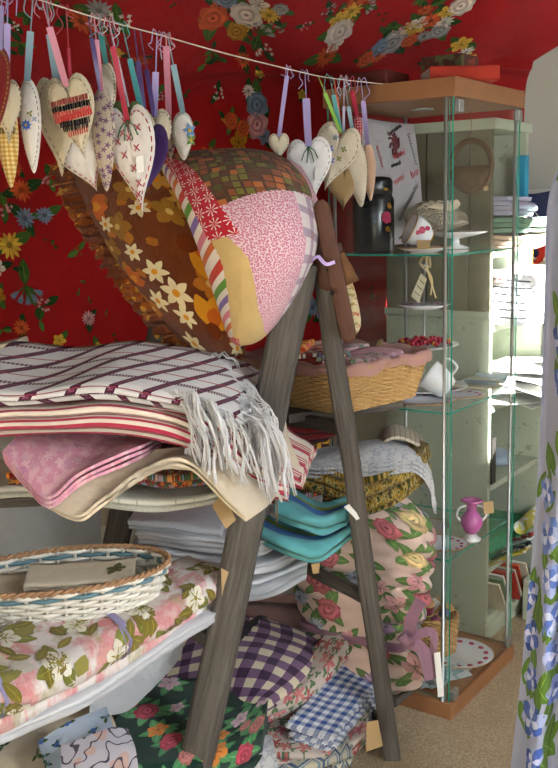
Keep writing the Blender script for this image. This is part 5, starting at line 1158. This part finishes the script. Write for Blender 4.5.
for i, (px, Y, w, d, yw, lab) in enumerate(((470, 2.66, .15, .11, .6, 'cream paper leaflet on the middle glass shelf'), (487, 2.70, .12, .09, 1.0, 'blue and white leaflet at the back of the middle glass shelf'))):
    c = cpx(px, Y, Z2+.016+.006*i); m = M(); rz = rotz(yw)
    for k in range(3): P_ = np.array([[c+rz@np.array([(a/7-.5)*w, (b/7-.5)*d, .003*k+.006*sin(a*.9+k)]) for b in range(8)] for a in range(8)]); sheet(m, P_, .0008)
    m.build('leaflet', fab('pale_blue_paper', tone(C('#b8c6cc'), .1), sheen=0) if i else fab('buff_paper', tone(C('#cfc9b0'), .06), sheen=0), label=lab, cat='leaflet')
# lower glass shelf: lustre figure jug, plates
vj = cpx(474, 2.52, Z3+.001); t = thing('lustre_vase', 'small pink and white lustre vase with handles on the lowest glass shelf', 'vase', vj)
m = M(); m.lathe([(0, 0), (.024, 0), (.026, .006), (.016, .014), (.012, .02)], vj, 28); m.build('foot', m_china, t)
m = M(); m.lathe([(.012, .02), (.02, .028), (.029, .045), (.030, .058), (.022, .074), (.014, .084)], vj, 28); m.build('vase_body', m_lustre, t)
m = M(); m.lathe([(.014, .084), (.012, .094), (.016, .104), (.026, .112), (.030, .113), (.026, .116), (.012, .104), (.008, .09)], vj, 28); m.build('flared_neck', m_lustre, t, label='flared pink neck')
for s_ in (-1, 1): m = M(); m.tube([vj+np.array([s_*x, 0, z]) for x, z in cr(np.array([(.013, .098), (.034, .092), (.040, .07), (.028, .055)]), 14)], .0035, 6); m.build('handle', m_china, t)
plate('white dish with pink and orange rim on the lowest glass shelf', cpx(444, 2.47, Z3+.001), .065, deco=m_rosep, name='dish', cat='dish'); plate('plain saucer stacked at the left on the lowest glass shelf', cpx(428, 2.62, Z3+.001), .06, name='saucer', cat='saucer')
card_tag('kraft_tag', [(483, 502, 2.50), (493, 501, 2.50), (494, 513, 2.50), (484, 514, 2.50)], 'square kraft tag beside the pink lustre vase')
# floor of the cabinet
BZ = .046
c = cpx(462, 2.62, BZ); plate('floral bordered plate with gold rim on the cabinet floor', c, .10, deco=m_rosep)
bc2 = cpx(451, 2.60, BZ+.012); bc2[0] -= .03; bc2[1] += .05
def rb(a, s): return .055*s*cos(a), .055*s*sin(a)
t = thing('reel_basket', 'round cane basket of thread reels on the cabinet floor', 'basket', bc2); m = M(); wick(m, rb, .11, .15, 14, .0045, 26, bc2); m.build('woven_wall', m_nwick, t)
m = M(); m.lathe([(0, 0), (.054, 0), (.055, .01)], bc2, 20); m.build('basket_base', m_nwick, t)
def reel(c, r, h, hx, lab, tilt=0.3, yaw=0):
    t = thing('thread_reel', lab, 'thread reel', c-np.array([0, 0, h/2])); Rm = rotz(yaw)@rotx(tilt)
    m = M(); m.lathe([(0, -h/2), (r, -h/2), (r, -h/2+.004), (r*.4, -h/2+.005), (r*.4, h/2-.005), (r, h/2-.004), (r, h/2), (0, h/2)], c, 20, M3=Rm); m.build('spool', mat('pale_wood', C('#b58f5a'), rough=.6), t)
    m = M(); m.lathe([(r*.45, -h/2+.005), (r*.9, -h/2+.006), (r*.9, h/2-.006), (r*.45, h/2-.005)], c, 20, M3=Rm); m.build('thread', fab('reel_'+{'#9c1f38': 'crimson', '#8f88b8': 'lavender', '#c9c4b8': 'ivory', '#a03a6a': 'magenta', '#9a9a9a': 'grey'}[hx], C(hx)), t)
for k, (dx, dy, dz, hx, r, h, lab) in enumerate(((-.025, -.02, .135, '#9c1f38', .019, .04, 'crimson reel of thread on top of the reel basket'), (.025, -.025, .125, '#8f88b8', .015, .045, 'lavender reel of thread in the reel basket'), (.0, .02, .13, '#c9c4b8', .016, .04, 'ivory reel of thread at the back of the reel basket'), (-.005, -.03, .10, '#a03a6a', .014, .035, 'magenta reel of thread low in the reel basket'))): reel(bc2+np.array([dx, dy, dz]), r, h, hx, lab, .35+.3*k, k)
m = M(); rz = rotz(.5)
c = cpx(432, 2.53, BZ+.002)
for k in range(4): P_ = np.array([[c+rotz(.35+.25*k)@np.array([(a/7-.5)*.19, (b/7-.5)*.13, .003*k+.002*sin(a*.9+b+k)]) for b in range(8)] for a in range(8)]); sheet(m, P_, .001)
m.build('folded_pattern_sheets', fab('pale_blue_tissue', lambda: mix(gt(noi(objv(), 40, 3), .56), C('#c3ccd0'), C('#8fb0b8')), sheen=0), label='pale blue paper sheets spread on the cabinet floor', cat='paper')
tn = cpx(438, 2.45, BZ+.014); t = thing('pin_tin', 'small round grey tin with pin cushion lid on the cabinet floor', 'tin', tn); m = M(); m.lathe([(0, 0), (.024, 0), (.025, .001), (.025, .016), (.024, .017), (0, .017)], tn, 28); m.build('tin_body', m_alu, t)
m = M(); m.lathe([(.012, .017), (.013, .024), (.008, .03), (0, .031)], tn, 20); m.build('pin_cushion', m_redst, t)
# on top
TZ = 1.631
m_rbook = fab('red_cloth_binding', tone(C('#b0392a'), .08), sheen=.05)
def book(label, c, l, w, h, yaw, mt, z=None, name='book'):
    t = thing(name, label, 'book', c); Rm = rotz(yaw); m = M()
    for dz in (0, h-.003): m.box(c+np.array([0, 0, dz+.0015]), (l, w, .003), rot=Rm)
    m.box(c+Rm@np.array([0, -w/2+.0015, 0])+np.array([0, 0, h/2]), (l, .003, h), rot=Rm); m.build('cover', mt, t, smooth=False)
    m = M(); m.box(c+Rm@np.array([0, .001, 0])+np.array([0, 0, h/2]), (l-.006, w-.006, h-.006), rot=Rm); m.build('pages', m_paper, t, smooth=False); return t
rb_ = cpx(457, 2.50, TZ)
rbk = book('red cloth bound book lying on the cabinet top', rb_, .172, .12, .034, .06, m_rbook); rbk.rotation_euler = (0, 0, 0)
m = M(); m.box(cab(.30, .16, TZ+.045), (.10, .12, .09), rot=R3); m.build('patterned_box', mat('brown_marbled_card', lambda: mix(gt(noi(objv(), 45, 3), .52), C('#4f2f26'), mix(gt(noi(objv(), 22, 2), .5), C('#8a3a30'), C('#5a5a38'))), rough=.6), label='brown marbled box on the cabinet top behind the red book', cat='box', smooth=False, bevel=.003)
m = M(); m.box(cab(.06, .24, TZ+.016), (.12, .11, .032), rot=R3); m.build('flat_box', mat('dark_red_card', C('#4a1a14'), rough=.6), label='low dark red box on the cabinet top left of the red book', cat='box', smooth=False, bevel=.003)

# ================= things on the bookcase =================
def bpack(name, mt, label, a0, a1, b, z, n, gap, Wd, seed, cat='cloth', amp=.006):
    m = M(); base = lambda d, v, zz: bk(a0+(a1-a0)*v, b+d, z+gap/2+.002+zz)
    xf = lambda d, v, zz: (lambda p: p+np.clip(wobv(p, 9, seed), -.5, 1)*np.array([amp, amp, amp*.5]))(base(d, v, zz)); folded(m, n, Wd, gap, xf, nv=20, seed=seed, L=a1-a0, wave=.01); return m.build(name, mt, label=label, cat=cat)
m_sage = fab('sage_cotton', tone(C('#7fa088'), .06)); m_lil = fab('pale_lilac_cotton', tone(C('#b8b6cf'), .06)); m_pch = fab('pale_peach_cotton', tone(C('#d6b8a0'), .06)); m_mint = fab('mint_green_cotton', tone(C('#2f9a68'), .08))
bpack('folded_cloth', m_pch, 'peach cloths at the bottom of the stack on the top bookcase shelf', .03, .25, -.075, 1.2, 3, .014, .3, 91, amp=.012); bpack('folded_cloth', m_sage, 'sage green cloths in the stack on the top bookcase shelf', .03, .255, -.10, 1.248, 3, .014, .3, 92, amp=.014); bpack('folded_cloth', m_lil, 'pale lilac cloths on top of the stack on the top bookcase shelf', .03, .24, -.05, 1.296, 4, .014, .28, 93, amp=.014)
def bbx(name, label, cat, a, b, z, d, mt, yaw=0, tilt=0, bev=.002):
    m = M(); m.box(bk(a, b, z+d[2]/2), d, rot=R3@rotz(yaw)@rotx(tilt)); return m.build(name, mt, label=label, cat=cat, smooth=False, bevel=bev)
bbx('box_file', 'blue box standing at the right of the top bookcase shelf', 'box', .238, .01, 1.345, (.03, .04, .13), mat('blue_card', C('#2f86a8'), rough=.6))
bpack('folded_paper', m_whitec, 'white cloths glaring in the sun on the bookcase', .03, .41, -.13, .985, 7, .022, .34, 94, amp=.018); bpack('folded_cloth', m_rosec, 'rose print cloth on top of the sunlit white ones', .03, .25, -.04, 1.108, 2, .012, .2, 95)
bbx('printed_card', 'yellow card with red motifs behind the sunlit cloths', 'card', .335, .02, .987, (.075, .008, .22), mat('yellow_printed_card', lambda: mix(lt(vor(mth('ADD', S(nd('ShaderNodeTexCoord').outputs['Generated']), 0.0)*.12, noi(objv(), 1, 0)*0+uvxy()[1], 60, .1)[0], .3), C('#d0a436'), C('#b5653a')), rough=.6))
m = M(); random.seed(8)
for k in range(9):
    c = bk(.14+random.uniform(0, .26), -.05+random.uniform(-.05, .04), .752+.012*k); rr = R3@rotz(random.uniform(-.4, .4))@rotx(random.uniform(-.1, .14)); g = np.array([[c+rr@np.array([(i/5-.5)*.20, (j/5-.5)*.26, .006*sin(i+j+k)]) for j in range(6)] for i in range(6)]); sheet(m, g, .0015)
m.build('loose_papers', m_paper, label='loose white papers spilling off a bookcase shelf in the sun', cat='papers', kind='stuff')
card_tag('kraft_tag', [(519, 308, 2.98), (536, 305, 3.0), (532, 318, 3.0), (517, 319, 2.98)], 'kraft card hanging below the sunlit white cloths')
m = M(); P_ = []
t = thing('storage_tin', 'pale blue and cream round tin on the bookcase', 'tin', bk(.16, .10, .507)); m = M(); m.lathe([(0, 0), (.05, 0), (.051, .002), (.051, .075), (.05, .076)], bk(.16, .10, .507), 30); m.build('tin_body', mat('cream_tin', lambda: mix(lt(noi(objv(), 20, 2), .5), C('#9fb4b8'), C('#c8c2a6')), rough=.4), t); m = M(); m.lathe([(.052, .07), (.053, .072), (.053, .088), (.05, .09), (0, .092)], bk(.16, .10, .507), 30); m.build('lid', mat('pale_blue_tin', C('#6f98ad'), rough=.4), t)
m = M(); 
t = thing('card_rack', 'dark rack of coloured thread cards at the left of the shelf', 'rack', bk(.045, .08, .507)); m = M()
for k in range(4): m.box(bk(.035, .06, .514+.044*k), (.03, .13, .004), rot=R3)
for b in (-.002, .06, .122): m.box(bk(.035, b, .58), (.03, .004, .14), rot=R3)
m.box(bk(.021, .06, .58), (.003, .13, .14), rot=R3); m.build('frame', m_iron, t, smooth=False)
for k, hx in enumerate(('#c45a3a', '#e0d8c8', '#3f7a4a', '#d9a03a', '#b53a4a', '#7f9ac0')): m = M(); m.box(bk(.038, .027+.064*(k % 2), .535+.044*(k//2)), (.022, .05, .034), rot=R3); m.build('thread_card', mat('card_'+['rust', 'white', 'green', 'amber', 'red', 'blue'][k], C(hx), rough=.7), t, smooth=False, label=['rust', 'white', 'green', 'amber', 'red', 'blue'][k]+' thread card')
m = M(); m.lathe([(0, 0), (.045, 0), (.048, .01), (.04, .03), (0, .045)], bk(.30, .10, .507), 24, sy=1.6); m.build('soap_block', mat('pale_blue_soap', C('#9fb0c6'), rough=.5), label='pale blue domed block beside the round tin', cat='soap')
bpack('folded_cloth', m_mint, 'mint green cloth piled on the lower bookcase shelf', .03, .38, .0, .245, 4, .017, .26, 96, amp=.012)
m = M(); m.tube([bk(.18, -.035, .335), bk(.395, -.01, .325)], .022, 18); m.build('paper_roll', mat('yellow_white_wrap', lambda: mix(gt(noi(objv(), 24, 2), .5), C('#cfc65a'), C('#d8dccf')), rough=.6), label='yellow and white rolled paper lying before the mint cloth', cat='roll')
random.seed(12)
for k, (hx, lab, a) in enumerate((('#b9a62a', 'yellow trimming strip', .05), ('#2a2a30', 'black handled scissors case', .09), ('#6b7488', 'slate blue ribbon card', .13), ('#c9c9d0', 'silver grey packet', .17), ('#a8322a', 'red edged packet', .22))):
    m = M(); rr = R3@rotz(random.uniform(-.6, .6))@rotx(-.5); c = bk(a, -.035, .245); g = np.array([[c+rr@np.array([(i/5-.5)*.06, (j/5-.5)*.15, .004*sin(i*2+j+k)]) for j in range(6)] for i in range(6)])+np.array([0, 0, .036+.004*k]); sheet(m, g, .006); m.build('haberdashery_packet', mat('packet_'+lab.split()[0]+'_'+str('abcde'[k]), lambda: mix(gt(noi(objv(), 60, 2), .55), C(hx), C('#c6c6c0')), rough=.4), label=lab+' tilted on the lower bookcase shelf edge', cat='packet')
for k, (hx, lab) in enumerate((('#c9c0a8', 'cream booklet'), ('#6f8f6a', 'green booklet'), ('#d8d4c8', 'white booklet'), ('#a83226', 'red booklet'), ('#b5b0a0', 'grey booklet'), ('#c44a2e', 'orange red booklet'), ('#d9d3bf', 'ivory booklet'))):
    m = M(); c = bk(.075+.036*k, .05+.008*(k % 3), .135); m.box(c, (.007, .15, .13), rot=R3@rotz(.1*(k % 2))@roty(-.55)); m.build('booklet', mat('booklet_'+lab.split()[0]+'abcdefg'[k], C(hx), rough=.6), label=lab+' leaning in a row on the bottom bookcase shelf', cat='booklet', smooth=False, group='booklets on the bottom shelf')
t = thing('crate', 'small green wooden crate at the foot of the bookcase', 'crate', bk(.35, -.08, 0)); 
for nm, a0, a1, b0_, b1_, z0, z1 in (('side_board', .25, .26, -.14, -.02, .002, .14), ('side_board', .43, .44, -.14, -.02, .002, .14), ('end_board', .26, .43, -.14, -.13, .002, .14), ('end_board', .26, .43, -.03, -.02, .002, .14), ('bottom_board', .26, .43, -.13, -.03, .002, .012)):
    m = M(); m.box(bk((a0+a1)/2, (b0_+b1_)/2, (z0+z1)/2), (a1-a0, b1_-b0_, z1-z0), rot=R3); m.build(nm, m_gpaint, t, smooth=False, bevel=.001)
# hooped basket hung on the planked side
hb = bk(-.03, .18, 1.40); hb = W(471, 166, 2.72); t = thing('hooped_basket', 'round dark cane basket with hoop handle hanging high in the cabinet', 'basket', hb-np.array([0, 0, .08]))
Ux = np.append(EY, 0)*-1; 
def hp(x, z, y=0): return hb+Ux*x+np.array([0, 0, z])-np.append(EX, 0)*y
m_dcane = mat('dark_cane', lambda: mix(noi(objv(), 60, 2), C('#3f3020'), C('#6e5638')), rough=.8)
m = M(); m.tube([hp(.06*cos(a), .068*sin(a)) for a in np.linspace(0, 2*pi, 50)[:-1]], .008, 7, closed=True); m.build('hoop', m_dcane, t)
m = M(); m.tube([hp(0, .072), np.array([hp(0, 0)[0], hp(0, 0)[1], 1.585])], .001, 4); m.build('thread', m_twine, t)
m = M(); G4 = []
for i in range(20):
    x = -.06+.12*i/19; row = []
    for j in range(10): q = j/9; zz = -.068*sqrt(max(0, 1-(x/.0605)**2)); row.append(hp(x, zz+(.0-zz)*q, .020*sin(pi*min(1, q*.9+.1))*sqrt(max(0, 1-(x/.061)**2))))
    G4.append(row)
sheet(m, np.array(G4), .004); m.build('basket_bowl', m_dcane, t)

# ================= right hand edge =================
m_navy = fab('navy_wool', tone(C('#1c2650'), .08)); 
P_ = surf(pxgrid([[(500, 190, 3.42), (500, 250, 3.42), (500, 345, 3.42)], [(530, 194, 3.38), (530, 250, 3.36), (530, 345, 3.38)], [(560, 190, 3.42), (560, 250, 3.40), (560, 345, 3.42)], [(620, 190, 3.42), (620, 250, 3.42), (620, 345, 3.42)]]), 40, 30)
m = M(); s_ = 1 if normals(P_)[20, 15][1] < 0 else -1; sheet(m, P_, .02, flipn=s_); sp = Samp(P_, .002, s_); 
def stripe(x0, y0, x1, y1, w, col, k):
    d = np.array([x1-x0, y1-y0]); L = np.linalg.norm(d); d /= L; n_ = np.array([-d[1], d[0]])*w/2; N = 14
    for i in range(N):
        a, b = np.array([x0, y0])+d*L*i/N, np.array([x0, y0])+d*L*(i+1)/N; pts = [a+n_, b+n_, b-n_, a-n_]
        if all(-.01 <= p[0] <= sp.lu+.01 and -.01 <= p[1] <= sp.lv+.01 for p in pts): bb = len(m.V); m.V += [tuple(sp.at(p[0], p[1], k)) for p in pts]; m.face([bb, bb+1, bb+2, bb+3], None, 1, col)
lu, lv = sp.lu, sp.lv
fw, fr2 = C('#c9bfae'), C('#c4321f')
for a in ((0, .0, lu*.75, lv*.75), (lu*.0, lv*.9, lu*.75, -.05)): stripe(*a, .11, fw, 0); stripe(*a, .05, fr2, 2)
stripe(lu*.02, lv*.55, lu*.98, lv*.55, .0, fw, 1) if False else None
m.build('flag_throw', [m_navy, PRINT()], label='navy throw with red and white diagonal flag stripes on the back wall', cat='throw')
def pbox(x0, x1, y0, y1, Y, d): a = W(x0, y0, Y); b = W(x1, y1, Y); return ((a[0]+b[0])/2, Y+d/2, (a[2]+b[2])/2), (abs(b[0]-a[0]), d, abs(a[2]-b[2]))
m = M(); m.box(*pbox(543, 640, 452, 690, 3.42, .18)); c_, d_ = pbox(543, 640, 452, 690, 3.42, .18)
m = M(); m.box((c_[0], c_[1], (c_[2]+d_[2]/2)/2), (d_[0], d_[1], c_[2]+d_[2]/2)); ch = thing('pink_chest', 'pink painted chest with wooden top at the right wall', 'chest', (c_[0], c_[1], 0)); m.build('chest_body', mat('pink_paint', lambda: mix(noi(objv(), 5, 3), C('#b5727a'), C('#c98a8c')), rough=.7), ch, smooth=False, bevel=.003)
zt_ = c_[2]+d_[2]/2; m = M(); m.box((c_[0], c_[1], zt_+.013), (d_[0]+.02, d_[1]+.02, .026)); m.build('wooden_top', m_beech, ch, smooth=False, bevel=.003)
m = M(); m.lathe([(0, 0), (.012, .0), (.014, -.01), (.008, -.018), (0, -.02)], (W(553, 478, 3.42)), 14, M3=rotx(-pi/2)); m.build('knob', mat('red_knob', C('#a8202a'), rough=.4), ch)
c_, d_ = pbox(547, 640, 345, 440, 3.44, .06); t = thing('blue_box', 'blue storage box standing on the pink chest', 'box', (c_[0], c_[1], zt_+.027)); m = M(); h_ = .32; m.box((c_[0], c_[1]+.03, zt_+.027+h_/2), (d_[0], .12, h_)); m.build('box_body', mat('strong_blue_card', C('#2c5fae'), rough=.6), t, smooth=False, bevel=.003); m = M(); m.box((c_[0], c_[1]+.03, zt_+.027+h_+.005), (d_[0]+.01, .13, .03)); m.build('lid', mat('pale_blue_lid', C('#8fb0d8'), rough=.6), t, smooth=False, bevel=.003)
# curtain
m_curt = fab('white_curtain_cotton', tone(C('#b3b8d2'), .04))
rows = []
for y, xl, xr in ((60, 592, 700), (140, 570, 690), (200, 549, 668), (300, 545, 655), (420, 541, 648), (520, 535, 645), (620, 527, 645), (700, 519, 650), (800, 508, 655), (930, 498, 665)):
    a = W(xl, y, 1.78); b = W(xr, y, 1.62); row = []
    for i in range(25):
        k = i/24; p = a*(1-k)+b*k; f_ = .028*sin(k*19+y*.002)*(.5+.5*min(1, y/400)); row.append(p+np.array([.25*f_, f_, 0]))
    rows.append(row)
P_ = surf(np.array(rows), 90, 90); low = P_[..., 2].min(); P_[..., 2] = np.maximum(P_[..., 2], .01)
m = M(); s_ = 1 if normals(P_)[40, 20][1] < 0 else -1; sheet(m, P_, .0015, flipn=s_); sp = Samp(P_, .0012, s_)
random.seed(31); ib = [C('#4a68b8'), C('#6f8ad0'), C('#31509c'), C('#8f9fd6')]
L1 = sp.lu; 
for k in range(64):
    u = L1*(.10+.9*((k*.618) % 1)); v = sp.lv*(.01+.96*((k*.37+.1) % 1)); r_ = random.uniform(.03, .045)
    if (v < sp.lv*.09 and u < L1*.5): continue
    for i in range(5): leaf(m, sp, u+random.uniform(-.04, .04), v+random.uniform(-.03, .03), random.choice((0, 3.14))+random.uniform(-.7, .7), .06, C('#5f7f35'), 0)
    for i in range(8): petal(m, sp, u, v, i*.8+k, 0, r_*random.uniform(.75, 1.1), r_*.36, jit(ib[(i+k) % 4] if i % 2 else C('#b3bde6'), .12), 1+i % 3, 1.5)
    for i in range(6): petal(m, sp, u, v, i*1.05+k, 0, r_*.62, r_*.2, jit(C('#d3d9f2') if i % 2 else C('#5f78c4'), .1), 5, 1.4)
m.build('curtain', [m_curt, PRINT()], label='long white curtain with blue flowers hanging at the right edge', cat='curtain')
